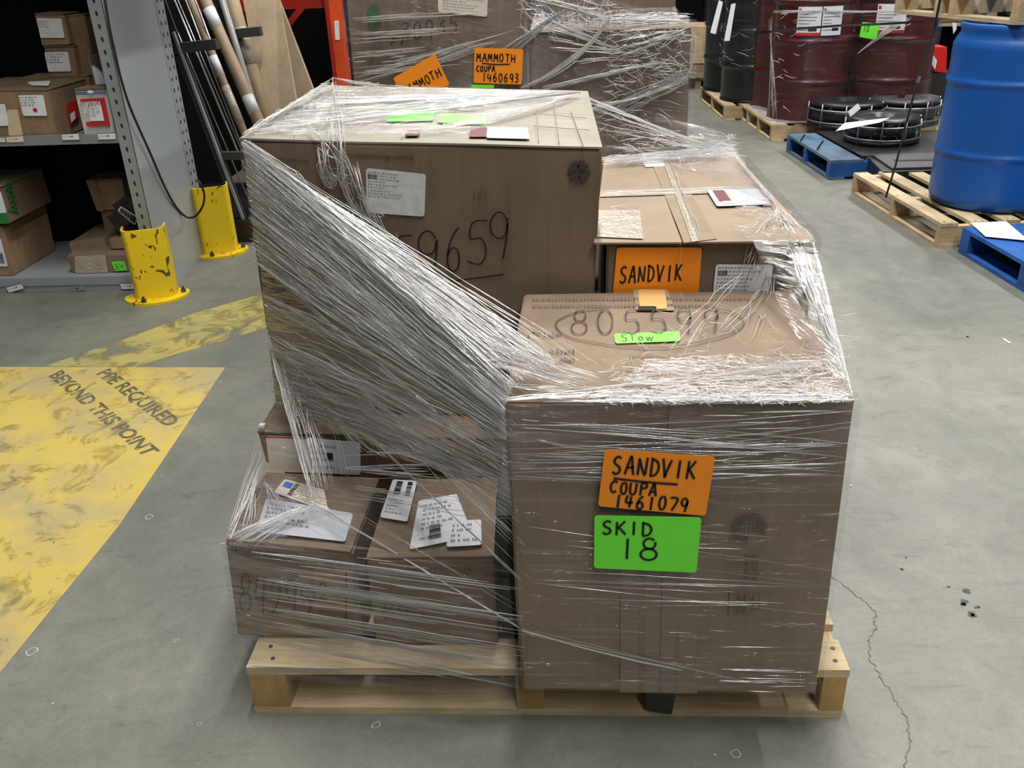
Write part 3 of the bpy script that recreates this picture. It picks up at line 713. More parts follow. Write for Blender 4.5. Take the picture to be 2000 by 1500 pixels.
# C, D, E, G lower left cartons
cG = [V(.0, .40, .129), V(.70, .40, .129), V(.70, 1.16, .129), V(.0, 1.16, .129), V(.0, .40, .372), V(.70, .40, .345), V(.70, 1.16, .345), V(.0, 1.16, .372)]
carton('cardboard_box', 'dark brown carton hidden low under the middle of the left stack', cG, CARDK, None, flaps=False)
cC = [V(-.030, .372, .376), V(.56, .375, .351), V(.58, 1.13, .351), V(-.028, 1.13, .376), V(-.034, .372, .462), V(.56, .375, .433), V(.58, 1.13, .433), V(-.030, 1.13, .462)]
boxC = carton('cardboard_box', 'flat worn carton with a crushed corner under the tall box', cC, CARDK, CARD, 'x', amp=.006, flaps=True)
F = fy([(520, 850), (603, 853), (606, 922), (528, 918)], .366); s = sticker(boxC, F, CREAM, 'shipping_label', .004); s['label'] = 'cream label'
fake_print(s, F, .04, .05, .9, .95, 8, 31, PRINT, .5); rects(s, F, [(0, .96, 1, 1)], REDP, 'red_line', .0045)
F = fy([(598, 852), (705, 862), (705, 925), (600, 920)], .364); s = sticker(boxC, F, WHITE, 'shipping_label', .006)
fake_print(s, F, .1, .1, .9, .9, 4, 33, LPRINT, .5, .008); rects(s, F, [(.38, .42, .50, .62)], INK, 'round_mark', .008)
MB().box(at(512, 831, Y=.366), (.012, .012, .006)).build('torn_tape', WHITE, boxC)
cD = [V(-.045, .087, .130), V(.226, .087, .129), V(.228, .330, .129), V(-.035, .330, .130), V(-.024, .087, .380), V(.222, .087, .346), V(.240, .325, .366), V(-.013, .330, .382)]
boxD = carton('cardboard_box', 'leftmost carton on the pallet, labels on top and digits scrawled on its front', cD, CARD, CARD, 'x', amp=.005, flaps=True)
zD = .381
def pD(pts, dz=.008):
    o = []; n = (cD[5] - cD[4]).cross(cD[7] - cD[4])
    for (x, y) in pts:
        d = ray(x, y); tt = (cD[4] + V(0, 0, dz) - CAMP).dot(n) / d.dot(n); o.append(CAMP + d * tt)
    return Frame(*o)
F = pD([(556, 936), (664, 966), (640, 1000), (535, 962)]); s = sticker(boxD, F, CREAM, 'shipping_label', .001)
fake_print(s, F, .28, .05, .98, .95, 7, 41); rects(s, F, [(.05, .5, .20, .85)], BLUEP, 'blue_block', .002); barcode(s, F, .22, .1, .3, .9, 3, INK, True)
F = pD([(520, 975), (690, 1005), (674, 1060), (500, 1040)]); s = sticker(boxD, F, plain('pouch_grey', (.52, .54, .57), .3), 'document_pouch', .003)
fake_print(s, F, .05, .1, .9, .9, 6, 42, LPRINT, .6, .005)
yD = .0805
F = fy([(452, 1066), (668, 1094), (668, 1108), (452, 1082)], yD); text_on(boxD, F, 'PROUDLY KEEPING YOU ON TRACK', PRINT, 'printed_text', .001)
F = fy([(462, 1120), (690, 1120), (690, 1205), (462, 1205)], yD)
handwriting(boxD, F, [('8', .0, .12, .16, 1.0), ('4', .15, .10, .29, .95), ('2', .28, .04, .42, .85), ('9', .40, .12, .55, .9), ('5', .52, .05, .68, .75), ('1', .62, .38, .72, .75), ('2', .68, .40, .80, .78), ('1', .88, -.1, 1.0, 1.05)], .0026, INK, off=.002)
F = fy([(612, 1110), (690, 1112), (690, 1195), (612, 1190)], yD); sticker(boxD, F, CARDK, 'packing_tape', .001)
cE = [V(.253, .063, .129), V(.508, .063, .129), V(.505, .348, .129), V(.262, .348, .129), V(.259, .063, .350), V(.510, .063, .353), V(.500, .345, .353), V(.264, .345, .350)]
boxE = carton('cardboard_box', 'small carton in the gap left of the large front carton, white labels on its top', cE, CARD, CARD, 'x', amp=.004, flaps=True)
zE = .358
F = pz([(768, 938), (815, 942), (796, 1021), (742, 1012)], zE); s = sticker(boxE, F, WHITE, 'shipping_label', .003); barcode(s, F, .2, .60, .45, .95, 6, INK, True, .0045); barcode(s, F, .65, .60, .85, .95, 7, INK, True, .0045); fake_print(s, F, .1, .1, .9, .5, 5, 43, LPRINT, .6, .0045, wl=.12)
F = pz([(818, 980), (892, 967), (925, 1050), (800, 1075)], zE); s = sticker(boxE, F, WHITE, 'shipping_label', .003); fake_print(s, F, .15, .1, .9, .9, 8, 44, LPRINT, .6, .0045, wl=.1); barcode(s, F, .3, .1, .5, .4, 9, INK, True, .0045)
F = pz([(880, 1022), (940, 1018), (941, 1068), (872, 1072)], zE); s = sticker(boxE, F, WHITE, 'shipping_label', .005); fake_print(s, F, .1, .1, .9, .9, 4, 45, LPRINT, .6, .0065, wl=.2)
F = fy([(752, 1106), (925, 1108), (925, 1120), (752, 1118)], .057); text_on(boxE, F, 'PROUDLY KEEPING YOU ON TRACK', FAINT, 'printed_text', .001)
F = fy([(735, 1172), (850, 1172), (850, 1210), (735, 1210)], .057); handwriting(boxE, F, [('841', .05, .1, .95, .95)], .0018, PRINT, off=.002)

carton('cardboard_box', 'narrow dark slate filler added to darken the gap left of the large front carton', corners(.514, .550, .10, .36, .129, .42), plain('gap_darkness_slate', (.035, .04, .042), .7, var=.1), None, flaps=False)  # added filler, its slate colour stands for the darkness of the gap
# ------------------------------------------------------------------ stretch film of the front load
def sheet(mb_name, q, mat, parent, nu=24, nv=24, amp=.003, seed=0, su=1, kind=None):
    """q: TL TR BR BL world points; u runs left to right"""
    q = [Vector(k) for k in q]; mb = MB(); vs_, uv = [], []
    n = (q[1] - q[0]).cross(q[3] - q[0]).normalized()
    Lu = ((q[1] - q[0]).length + (q[2] - q[3]).length) / 2; Lv = ((q[3] - q[0]).length + (q[2] - q[1]).length) / 2
    for i in range(nu + 1):
        for j in range(nv + 1):
            u, v = i / nu, j / nv; c = q[0].lerp(q[1], u).lerp(q[3].lerp(q[2], u), v)
            e = min(u, 1 - u, v, 1 - v) * 6; e = min(1, e)
            d = noise.noise(Vector((u * Lu * 4 * su, v * Lv * 22, seed * 3.7))) + .6 * noise.noise(Vector((u * Lu * 10 * su, v * Lv * 60, seed * 5.1)))
            vs_.append(c + n * d * amp * e); uv.append((u * Lu, v * Lv))
    fs = [(i * (nv + 1) + j, (i + 1) * (nv + 1) + j, (i + 1) * (nv + 1) + j + 1, i * (nv + 1) + j + 1) for i in range(nu) for j in range(nv)]
    mb.add(vs_, fs, uv); o = mb.build(mb_name, mat, parent, smooth=True); return o
def pl(P, t):
    """point at fraction t of polyline P"""
    if len(P) == 1: return P[0]
    k = t * (len(P) - 1); i = min(int(k), len(P) - 2); return P[i].lerp(P[i + 1], k - i)
def strands(mb, A, B, n, r=(.0004, .001), jit=.03, part=.5, wob=.002, seg=9, off=V(0, 0, 0), offj=.004, bow=V(0, 0, 0), R=random, power=1, mid=None, minlen=.12):
    A = [Vector(k) for k in A]; B = [Vector(k) for k in B]; M_ = [Vector(k) for k in mid] if mid else None
    cl = [R.random() ** power for _ in range(max(3, n // 9))]
    for _ in range(n):
        t = min(1, max(0, R.gauss(R.choice(cl), .008))) if R.random() < .75 else R.random() ** power
        t2 = min(1, max(0, t + R.uniform(-jit, jit)))
        a, b = pl(A, t), pl(B, t2); m_ = pl(M_, min(1, max(0, t + R.uniform(-jit, jit)))) if M_ else None
        s0, s1 = 0, 1
        if R.random() < part:
            ln = R.uniform(minlen, .6); s0 = R.uniform(0, 1 - ln); s1 = s0 + ln
        o = off * R.uniform(.3, 1) ; rr = R.uniform(*r) * (1.5 if R.random() < .08 else 1)
        sd = R.random() * 99; pts, rad = [], []
        L = (b - a).length
        for i in range(seg + 1):
            s = s0 + (s1 - s0) * i / seg
            c = a.lerp(b, s) if m_ is None else a.lerp(m_, s).lerp(m_.lerp(b, s), s)
            c = c + o + bow * (4 * s * (1 - s))
            c = c + Vector((noise.noise(V(s * L * 14, sd, 0)), noise.noise(V(s * L * 14, sd, 5)), noise.noise(V(s * L * 14, sd, 9)))) * wob
            pts.append(c); e = i / seg; rad.append(rr * (.25 + .75 * min(1, 5 * min(e, 1 - e))) * (1 + .4 * noise.noise(V(s * L * 30, sd, 3))))
        mb.tube(pts, rad, 4, False)
def crumple(mb, fn, n, size=(.008, .03), r=(.0003, .0009), R=random, dirv=None, aniso=.5):
    """short crooked folds scattered on a surface; fn(R) gives (point, tangent u, tangent v)"""
    for _ in range(n):
        c, u, v = fn(R); L = R.uniform(*size); a = R.uniform(-math.pi, math.pi) * aniso
        d = u * math.cos(a) + v * math.sin(a); p = c - d * L / 2; pts = [p]; k = R.randint(3, 5)
        for i in range(k):
            a += R.uniform(-.4, .4); d = u * math.cos(a) + v * math.sin(a); p = p + d * L / k; pts.append(p)
        rr = R.uniform(*r); mb.tube(pts, [rr * .4] + [rr] * (k - 1) + [rr * .3], 4, False)
def W_(x, y, Y): return at(x, y, Y=Y)
def Z_(x, y, z): return at(x, y, z=z)
YBf = .455; YAf = -.072
wrap = thing('stretch_wrap', 'clear stretch film twisted around the front load of cartons on the pallet', 'stretch wrap', (.6, .5, 0))
RR = random.Random(11)
mbs = MB(); mbt = MB()
# A front film sheet and beyond
sheet('film_sheet', [W_(982, 783, YAf), W_(1669, 783, YAf), W_(1593, 1357, YAf), W_(1028, 1348, YAf)], FILM_TIGHT, wrap, 40, 60, .0016, 1)
sheet('film_sheet', [W_(982, 783, YAf - .003), W_(1669, 783, YAf - .003), W_(1655, 960, YAf - .003), W_(990, 940, YAf - .003)], FILM, wrap, 40, 30, .002, 2)
sheet('film_sheet', [V(1.118, -.07, .75), V(1.140, .45, .75), V(1.135, .45, .16), V(1.123, -.07, .13)], FILM_TIGHT, wrap, 30, 40, .002, 3)
# low left: film stretched from D over the gap to A
sheet('film_sheet', [V(-.030, .075, .375), V(.548, -.066, .40), V(.556, -.066, .14), V(-.050, .075, .14)], FILM_TIGHT, wrap, 50, 50, .003, 4)
sheet('film_sheet', [V(-.012, .30, .395), V(.548, -.062, .56), V(.548, -.066, .40), V(-.030, .072, .378)], FILM, wrap, 50, 40, .006, 5)
# skirt of film over the pallet deck
sheet('film_sheet', [V(-.050, .073, .15), V(.556, -.066, .15), V(.556, -.066, .105), V(-.004, -.004, .11)], FILM_TIGHT, wrap, 50, 12, .002, 6)
# tall thin veil at the left corner
sheet('film_sheet', [W_(538, 780, .44), W_(600, 800, .40), W_(560, 1050, .10), W_(443, 1052, .085)], FILM_MESSY, wrap, 24, 40, .008, 7)
# band from tall box left edge to A corner
bandA = [W_(474, 272, .46), W_(480, 300, YBf), W_(488, 400, YBf), W_(500, 512, YBf)]
bandB = [W_(1090, 705, .0), W_(1000, 745, -.05), W_(985, 800, YAf), W_(988, 850, YAf)]
sheet('film_sheet', [bandA[0], bandB[0], bandB[3], bandA[3]], FILM_MESSY, wrap, 50, 50, .006, 8)
sheet('film_sheet', [W_(512, 570, YBf), W_(988, 850, YAf), W_(996, 970, YAf), W_(540, 800, YBf)], FILM_MESSY, wrap, 50, 40, .008, 9)
sheet('film_sheet', [W_(478, 280, YBf), W_(700, 420, YBf), W_(985, 800, -.05), W_(540, 790, YBf)], FILM, wrap, 40, 40, .003, 10)
# top of the tall box
def pBpt(x, y, dz=.012):
    d = ray(x, y); n = (cB[5] - cB[4]).cross(cB[7] - cB[4]); return CAMP + d * ((cB[4] + V(0, 0, dz) - CAMP).dot(n) / d.dot(n))
sheet('film_sheet', [pBpt(650, 160, .02), pBpt(1138, 180), pBpt(900, 262), pBpt(470, 262)], FILM_MESSY, wrap, 50, 40, .006, 11)
# right side: F corner veil down to A
KF = Z_(1518, 405, .88)
sheet('film_sheet', [Z_(1470, 470, .87), Z_(1592, 468, .86), Z_(1667, 775, .762), Z_(1540, 640, .765)], FILM, wrap, 40, 50, .006, 12)
sheet('film_sheet', [Z_(1260, 700, .761), Z_(1620, 690, .761), Z_(1667, 782, .759), Z_(1180, 780, .759)], FILM_MESSY, wrap, 50, 50, .004, 13)
sheet('film_sheet', [V(1.165, 1.19, .87), V(1.18, .45, .86), V(1.150, .44, .15), V(1.18, 1.19, .15)], FILM_TIGHT, wrap, 30, 40, .004, 14)
sheet('film_sheet', [Z_(1180, 285, .875), Z_(1436, 290, .875), KF, Z_(1340, 330, .870)], FILM_MESSY, wrap, 30, 30, .006, 15)
sheet('film_sheet', [pBpt(1138, 182, .01), V(1.16, 1.3, .90), Z_(1430, 300, .872), Z_(1175, 320, .872)], FILM_MESSY, wrap, 30, 30, .008, 16)

# --- creases
# upper band, dense and bright
strands(mbs, bandA, bandB, 190, (.0003, .0008), .13, .6, .006, 12, V(0, -.012, 0), R=RR)
strands(mbt, bandA, bandB, 260, (.0008, .0024), .08, .35, .008, 12, V(0, -.01, 0), R=RR)
strands(mbs, [bandA[2], bandA[3]], [bandB[2], bandB[3]], 40, (.0005, .0011), .2, .3, .004, 12, V(0, -.015, 0), R=RR)
strands(mbs, [W_(640, 430, YBf), W_(640, 520, YBf)], [bandB[0], bandB[3]], 60, (.0004, .0010), .15, .5, .006, 12, V(0, -.02, 0), R=RR)
strands(mbs, [bandA[0], bandA[1]], [W_(1165, 706, .02), W_(1030, 690, .0)], 34, (.0004, .0010), .2, .4, .008, 12, V(0, -.01, 0), R=RR)
strands(mbs, [W_(500, 505, YBf), W_(500, 515, YBf)], [W_(988, 905, YAf), W_(990, 940, YAf)], 10, (.0006, .0013), .3, .1, .004, 12, R=RR)
# bundle meeting A and curling onto its front
strands(mbs, [W_(800, 600, .15), W_(860, 740, .05)], [W_(986, 790, YAf), W_(990, 900, YAf)], 90, (.0003, .0010), .2, .5, .008, 10, V(0, -.01, 0), R=RR)
strands(mbt, [W_(900, 780, .0), W_(960, 900, -.04)], [W_(1190, 880, YAf), W_(1180, 900, YAf)], 6, (.0006, 0.0012), .2, .3, .004, 10, mid=[W_(1010, 870, YAf), W_(1010, 905, YAf)], R=RR)
# folds sweeping over the near corner of A's top
strands(mbs, [W_(930, 640, .0), W_(985, 760, -.05)], [Z_(1180, 735, .764), Z_(1120, 765, .764)], 40, (.0003, .0009), .2, .5, .005, 10, R=RR)
strands(mbs, [Z_(985, 775, .764), Z_(990, 783, .764)], [Z_(1240, 740, .764), Z_(1250, 775, .764)], 24, (.0003, .0008), .2, .6, .005, 8, R=RR)
# lower band
lowA = [W_(512, 560, YBf), W_(520, 650, YBf), W_(530, 730, YBf), W_(540, 800, YBf)]
lowB = [W_(986, 830, YAf), W_(988, 870, YAf), W_(992, 930, YAf), W_(998, 975, YAf)]
strands(mbs, lowA, lowB, 64, (.0003, .0008), .12, .65, .006, 12, V(0, -.02, 0), R=RR)
strands(mbt, lowA, lowB, 110, (.0006, .0020), .12, .4, .010, 12, V(0, -.02, 0), bow=V(0, 0, .02), R=RR)
strands(mbs, [W_(540, 620, YBf), W_(700, 740, .3)], [W_(1008, 985, YAf), W_(1040, 1150, YAf)], 22, (.0003, .0007), .3, .3, .005, 12, R=RR)
# waterfall of folds gathering to a knot above D
K = W_(612, 986, .17)
strands(mbs, [W_(520, 640, YBf), W_(530, 720, YBf), W_(560, 790, .44)], [K, W_(640, 955, .25), W_(690, 925, .28)], 46, (.0003, .0009), .15, .25, .004, 14, mid=[W_(555, 800, .36), W_(600, 760, .38), W_(660, 740, .40)], R=RR)
strands(mbt, [W_(530, 660, YBf), W_(600, 700, .44)], [K, W_(700, 910, .28)], 10, (.0004, 0.0009), .2, .3, .006, 14, mid=[W_(570, 780, .36), W_(690, 760, .38)], R=RR)
strands(mbs, [W_(640, 800, .36), W_(760, 880, .30)], [W_(690, 880, .30), W_(960, 935, .0)], 50, (.0003, .0009), .2, .5, .006, 10, mid=[W_(690, 870, .30), W_(850, 905, .15)], R=RR)
strands(mbs, [K, K + V(.01, 0, 0)], [W_(444, 1048, .082), W_(470, 1062, .08), W_(530, 1075, .08)], 46, (.0004, .0010), .3, .35, .004, 10, bow=V(0, 0, .006), R=RR)
strands(mbs, [K, K], [W_(676, 1052, .08), W_(690, 1030, .10)], 10, (.0003, .0008), .3, .5, .003, 8, R=RR)
strands(mbs, [K, K + V(.004, 0, .004)], [W_(1040, 1243, YAf), W_(1050, 1246, YAf)], 5, (.0005, .0009), .3, .0, .002, 14, R=RR)
strands(mbs, [W_(540, 700, YBf), W_(560, 690, YBf)], [W_(1010, 1118, YAf), W_(1016, 1135, YAf)], 7, (.0004, .0009), .3, .15, .003, 14, R=RR)
# left veil folds
strands(mbs, [W_(505, 860, .30), W_(520, 900, .28)], [W_(444, 1046, .084), W_(452, 1056, .084)], 14, (.0003, .0007), .3, .4, .004, 10, R=RR)
strands(mbs, [W_(498, 870, .30), W_(499, 870, .30)], [W_(444, 1040, .084), W_(444, 1042, .084)], 2, (.0004, .0005), .3, 0, .001, 10, R=RR)
strands(mbs, [W_(500, 930, .2), W_(530, 950, .25)], [W_(452, 1030, .084), W_(600, 1000, .2)], 26, (.0003, .0008), .4, .4, .012, 8, R=RR)
# horizontal tension lines across the gap
gA = [V(.03, .068, .385), V(.03, .06, .13)]; gB = [V(.570, -.071, .41), V(.572, -.071, .14)]
strands(mbs, gA, gB, 56, (.0005, .0012), .012, .95, .0015, 10, V(0, -.004, 0), R=RR, minlen=.08)
strands(mbt, gA, gB, 60, (.0006, .0018), .02, .8, .002, 10, V(0, -.004, 0), R=RR)
strands(mbs, [W_(660, 880, .2), W_(700, 985, .2)], [W_(800, 870, .08), W_(990, 1040, YAf)], 34, (.0003, .0009), .1, .6, .003, 8, R=RR)
strands(mbt, [W_(660, 990, .12), W_(700, 1000, .12)], [W_(1010, 1180, YAf), W_(1020, 1200, YAf)], 3, (.0005, 0.0008), .1, .3, .003, 8, R=RR)
strands(mbs, [V(.01, .0, .131), V(.01, .0, .129)], [V(.20, -.006, .131), V(.20, -.006, .129)], 3, (.0010, .0018), .1, 0, .001, 8, R=RR)
strands(mbs, [V(.27, .02, .138), V(.28, .02, .136)], [V(.46, -.03, .138), V(.47, -.03, .137)], 4, (.0008, .0014), .1, 0, .001, 8, R=RR)
# A front: faint streaks and the low diagonal rope
strands(mbt, [W_(985, 810, YAf), W_(1000, 960, YAf)], [W_(1668, 800, YAf), W_(1650, 930, YAf)], 24, (.0004, 0.0010), .35, .75, .001, 10, V(0, -.003, 0), R=RR, bow=V(0, 0, -.01))
strands(mbs, [W_(1000, 800, YAf), W_(1010, 940, YAf)], [W_(1660, 860, YAf), W_(1650, 935, YAf)], 46, (.0003, .0006), .25, 1, .001, 6, V(0, -.003, 0), R=RR, minlen=.02)
strands(mbs, [W_(1330, 800, YAf), W_(1340, 935, YAf)], [W_(1660, 800, YAf), W_(1652, 930, YAf)], 34, (.0004, .0009), .06, 1, .001, 6, V(0, -.003, 0), R=RR, minlen=.06)
strands(mbs, [W_(1018, 1225, YAf), W_(1020, 1232, YAf)], [W_(1330, 1310, YAf), W_(1332, 1306, YAf)], 7, (.0006, .0014), .3, .2, .001, 12, V(0, -.003, 0), bow=V(0, 0, -.006), R=RR)
strands(mbt, [W_(1018, 1225, YAf), W_(1020, 1236, YAf)], [W_(1480, 1338, YAf), W_(1482, 1330, YAf)], 3, (.0006, 0.0012), .3, .1, .001, 12, V(0, -.003, 0), R=RR)
strands(mbs, [W_(1400, 1300, YAf), W_(1380, 1350, YAf)], [W_(1590, 1305, YAf), W_(1592, 1352, YAf)], 26, (.0003, .0009), .08, 1, .001, 6, V(0, -.003, 0), R=RR, minlen=.05)
strands(mbt, [W_(1030, 1000, YAf), W_(1040, 1300, YAf)], [W_(1640, 1060, YAf), W_(1600, 1300, YAf)], 16, (.0003, 0.0007), .15, .6, .001, 10, V(0, -.003, 0), R=RR)
# A's top: crumpled film gathered at the near right edge
def fa(R):
    y = 781 - 88 * R.random() ** 1.8; x = 1180 + (475 - (781 - y) * .5) * R.random() ** .8
    return Z_(x, y, .7575 + R.uniform(0, .006)), V(1, 0, 0), V(0, 1, 0)
crumple(mbs, fa, 620, (.008, .045), (.0002, .0008), RR, aniso=.35)
def fa2(R): return Z_(R.uniform(1240, 1660), R.uniform(610, 770), .7575 + R.uniform(0, .004)), V(1, 0, 0), V(0, 1, 0)
crumple(mbs, fa2, 110, (.01, .05), (.0002, .0006), RR, aniso=1)
strands(mbs, [Z_(1060, 783, .758), Z_(1060, 787, .756)], [Z_(1664, 783, .760), Z_(1664, 776, .762)], 46, (.0003, .0009), .3, .8, .004, 10, R=RR)
strands(mbs, [Z_(1180, 760, .762), Z_(1220, 740, .762)], [Z_(1640, 700, .762), Z_(1655, 770, .762)], 26, (.0003, .0007), .3, .7, .006, 10, R=RR)
strands(mbs, [Z_(1180, 778, .758), Z_(1200, 787, .756)], [Z_(1662, 772, .760), Z_(1666, 786, .757)], 60, (.0004, .0011), .4, .9, .006, 10, R=RR)
def fa3(R): return Z_(R.uniform(1150, 1655), 783 - 24 * R.random() ** 1.5, .757 + R.uniform(0, .005)), V(1, 0, 0), V(0, 1, 0)
crumple(mbs, fa3, 420, (.01, .045), (.0003, .0010), RR, aniso=.3)
# F corner fan
strands(mbs, [KF, Z_(1530, 425, .876)], [Z_(1592, 620, .764), Z_(1664, 768, .762)], 60, (.0004, .0011), .12, .15, .003, 14, mid=[Z_(1540, 500, .84), W_(1592, 490, .42)], R=RR)
strands(mbs, [W_(1585, 470, .45), W_(1592, 475, .45)], [Z_(1655, 740, .764), Z_(1667, 775, .762)], 26, (.0004, .0010), .2, .2, .003, 12, R=RR)
strands(mbs, [KF, KF], [W_(1475, 500, .44), W_(1500, 590, .40), W_(1540, 640, .38)], 12, (.0004, .0009), .3, .1, .006, 12, R=RR)
strands(mbs, [KF, Z_(1500, 430, .868)], [W_(1450, 520, .44), W_(1480, 590, .42)], 8, (.0004, .0009), .3, .1, .006, 12, mid=[W_(1470, 450, .45), W_(1500, 540, .43)], R=RR)
strands(mbs, [W_(1490, 560, .42), W_(1510, 580, .42)], [Z_(1400, 640, .764), Z_(1480, 660, .764)], 12, (.0003, .0008), .4, .4, .012, 8, R=RR)
strands(mbs, [W_(1460, 520, .43), W_(1470, 520, .43)], [Z_(1290, 680, .764), Z_(1320, 720, .764)], 6, (.0003, .0006), .4, .5, .012, 10, R=RR)
def ff(R):
    y = R.uniform(385, 465); return Z_(R.uniform(1440, 1582 - (470 - y) * .94), y, .868 + R.uniform(0, .012)), V(1, 0, 0), V(0, 1, 0)
crumple(mbs, ff, 55, (.02, .07), (.0003, .0010), RR, aniso=1)
strands(mbs, [Z_(1428, 296, .872), Z_(1434, 300, .872)], [KF, Z_(1520, 400, .872)], 12, (.0004, .0011), .3, .2, .006, 12, R=RR)
strands(mbs, [KF, KF], [Z_(1560, 400, .83), Z_(1590, 470, .85)], 14, (.0003, .0008), .3, .3, .01, 8, R=RR)
# rear edge of F and shreds
strands(mbs, [Z_(1176, 308, .875), Z_(1176, 322, .87)], [Z_(1432, 285, .88), Z_(1440, 300, .874)], 60, (.0004, .0011), .3, .6, .010, 10, R=RR)
strands(mbs, [pBpt(1138, 182), pBpt(1150, 200)], [Z_(1300, 262, .90), Z_(1430, 300, .875)], 18, (.0003, .0009), .3, .3, .004, 12, R=RR)
strands(mbs, [pBpt(1150, 200), pBpt(1172, 260)], [Z_(1340, 275, .89), Z_(1432, 305, .875)], 18, (.0003, .0008), .3, .5, .006, 12, R=RR)
def fr(R): return Z_(R.uniform(1200, 1440), R.uniform(262, 320), .88 + R.uniform(0, .02)), V(1, 0, 0), V(0, 1, .2)
crumple(mbs, fr, 90, (.02, .09), (.0003, .0010), RR, aniso=.4)
strands(mbs, [Z_(1195, 395, .866), Z_(1170, 462, .866)], [Z_(1250, 400, .866), Z_(1255, 462, .866)], 26, (.0002, .0006), .3, .9, .008, 6, R=RR)
strands(mbs, [Z_(1174, 374, .866), Z_(1174, 382, .866)], [Z_(1488, 362, .866), Z_(1488, 372, .866)], 16, (.0002, .0006), .3, .9, .004, 8, R=RR)
strands(mbs, [Z_(1296, 310, .868), Z_(1310, 310, .868)], [Z_(1356, 470, .868), Z_(1372, 470, .868)], 8, (.0003, .0007), .3, .6, .006, 10, R=RR)
# top of the tall box
KR = pBpt(1134, 180, .016)
topA = [pBpt(478, 262, .014), pBpt(528, 236, .012), pBpt(575, 208, .010), pBpt(630, 188, .010)]
strands(mbs, topA, [KR, KR], 60, (.0005, .0013), .2, .35, .005, 14, R=RR)
strands(mbt, topA, [KR, KR], 20, (.0010, 0.0021), .2, .3, .006, 14, R=RR)
strands(mbs, [pBpt(820, 262, .014), pBpt(760, 255, .014)], [KR, KR], 12, (.0004, .0010), .3, .5, .004, 14, mid=[pBpt(980, 245, .014), pBpt(950, 240, .014)], R=RR)
strands(mbs, [pBpt(474, 264, .012), pBpt(500, 245, .014)], [pBpt(640, 160, .02), pBpt(655, 165, .03)], 26, (.0004, .0010), .4, .3, .010, 12, R=RR)
PK = pBpt(650, 152, .012)
strands(mbs, [PK, PK], [pBpt(640, 280, .012), pBpt(660, 290, .012)], 6, (.0004, .0009), .4, .1, .004, 12, R=RR)
strands(mbs, [PK, PK], [pBpt(470, 262, .012), pBpt(520, 240, .012)], 5, (.0004, .0008), .4, .1, .004, 12, R=RR)
strands(mbs, [PK, PK], [pBpt(760, 180, .012), pBpt(900, 172, .012)], 6, (.0004, .0008), .4, .2, .004, 12, R=RR)
def ft(R):
    y = R.uniform(162, 262); return pBpt(R.uniform(500 + (262 - y) * 1.6, 800), y, R.uniform(.004, .010)), V(1, 0, 0), V(0, 1, 0)
crumple(mbs, ft, 130, (.015, .07), (.0003, .0010), RR, aniso=.8)
def ft2(R):
    y = R.uniform(195, 258); return pBpt(R.uniform(500 + (262 - y) * 1.6, 690), y, R.uniform(.004, .010)), V(1, 0, 0), V(0, 1, 0)
crumple(mbs, ft2, 110, (.02, .08), (.0003, .0011), RR, aniso=.3)
# dangling folds from the top over the face
hang = [[(620, 200), (628, 290), (632, 350), (648, 362), (640, 310), (650, 250)], [(650, 155), (668, 250), (672, 330), (690, 400), (760, 470), (840, 545)], [(640, 280), (662, 300), (680, 380), (718, 440)],
        [(668, 200), (700, 330), (730, 430), (790, 520), (842, 545)], [(655, 260), (690, 350), (715, 420), (730, 440), (722, 452), (712, 436)], [(600, 250), (622, 270), (634, 300), (628, 330), (640, 360)], [(720, 395), (760, 470), (800, 520), (842, 548)], [(480, 268), (560, 330), (585, 340), (640, 430), (720, 520), (842, 560)]]
for h_ in hang:
    P = [W_(x, y, .452) if y > 275 else pBpt(x, y, .014) for x, y in h_]
    for k in range(5):
        q = [p + V(RR.uniform(-.008, .008), RR.uniform(-.006, .0), RR.uniform(-.008, .008)) for p in P]
        q = [Vector(a) for a in smooth([tuple(a) for a in q], 5)]
        rr = RR.uniform(.0003, .0010); mbs.tube(q, [rr * (1 + .6 * noise.noise(c * 60)) for c in q], 4, False)
def fh(R):
    t = R.random(); x = 640 + 150 * t + R.uniform(-22, 22); y = 300 + 230 * t + R.uniform(-15, 15); return W_(x, y, .450), V(.5, 0, -.86), V(.86, 0, .5)
crumple(mbs, fh, 90, (.01, .05), (.0003, .0010), RR, aniso=.25)
def fc(R):
    t = R.random(); x = 690 + 290 * t + R.uniform(-45, 45); y = 560 + 200 * t + R.uniform(-60, 60); return W_(x, y, .38 - .42 * t), V(.7, -.5, -.5), V(.5, 0, .5)
crumple(mbs, fc, 260, (.008, .035), (.0002, .0008), RR, aniso=.3)
mbs.build('film_fold', CREASE, wrap, True, kind='stuff'); mbt.build('soft_fold', CREASE_T, wrap, True, kind='stuff')
# a loose dark strap end under the load
sheet('film_tail', [W_(1262, 1352, -.02), W_(1320, 1355, -.03), W_(1312, 1396, -.012), W_(1262, 1388, -.012)], plain('dark_film_tail', (.03, .035, .03), .3), wrap, 8, 8, .004, 20)
# labels stuck on the film
yL = YAf - .006
F = fy([(1181, 877), (1397, 891), (1378, 1007), (1168, 988)], yL); s = sticker(wrap, F, ORANGE, 'orange_label', .001, .0008); s['label'] = 'orange label on the film'
handwriting(s, F, [('SANDVIK', .08, .60, .86, .90, .02), ('~', [(.11, .52), (.4, .50), (.70, .50)]), ('COUPA', .08, .27, .53, .47), ('1461079', .13, .02, .84, .25, .03)], .0042)
F = fy([(1161, 1006), (1370, 1010), (1360, 1118), (1160, 1109)], yL); s = sticker(wrap, F, GREEN, 'green_label', .001, .0008); s['label'] = 'green label on the film'
handwriting(s, F, [('SKID', .06, .66, .56, .90, .0), ('1', .24, .22, .40, .60), ('8', .40, .20, .66, .60)], .0042)

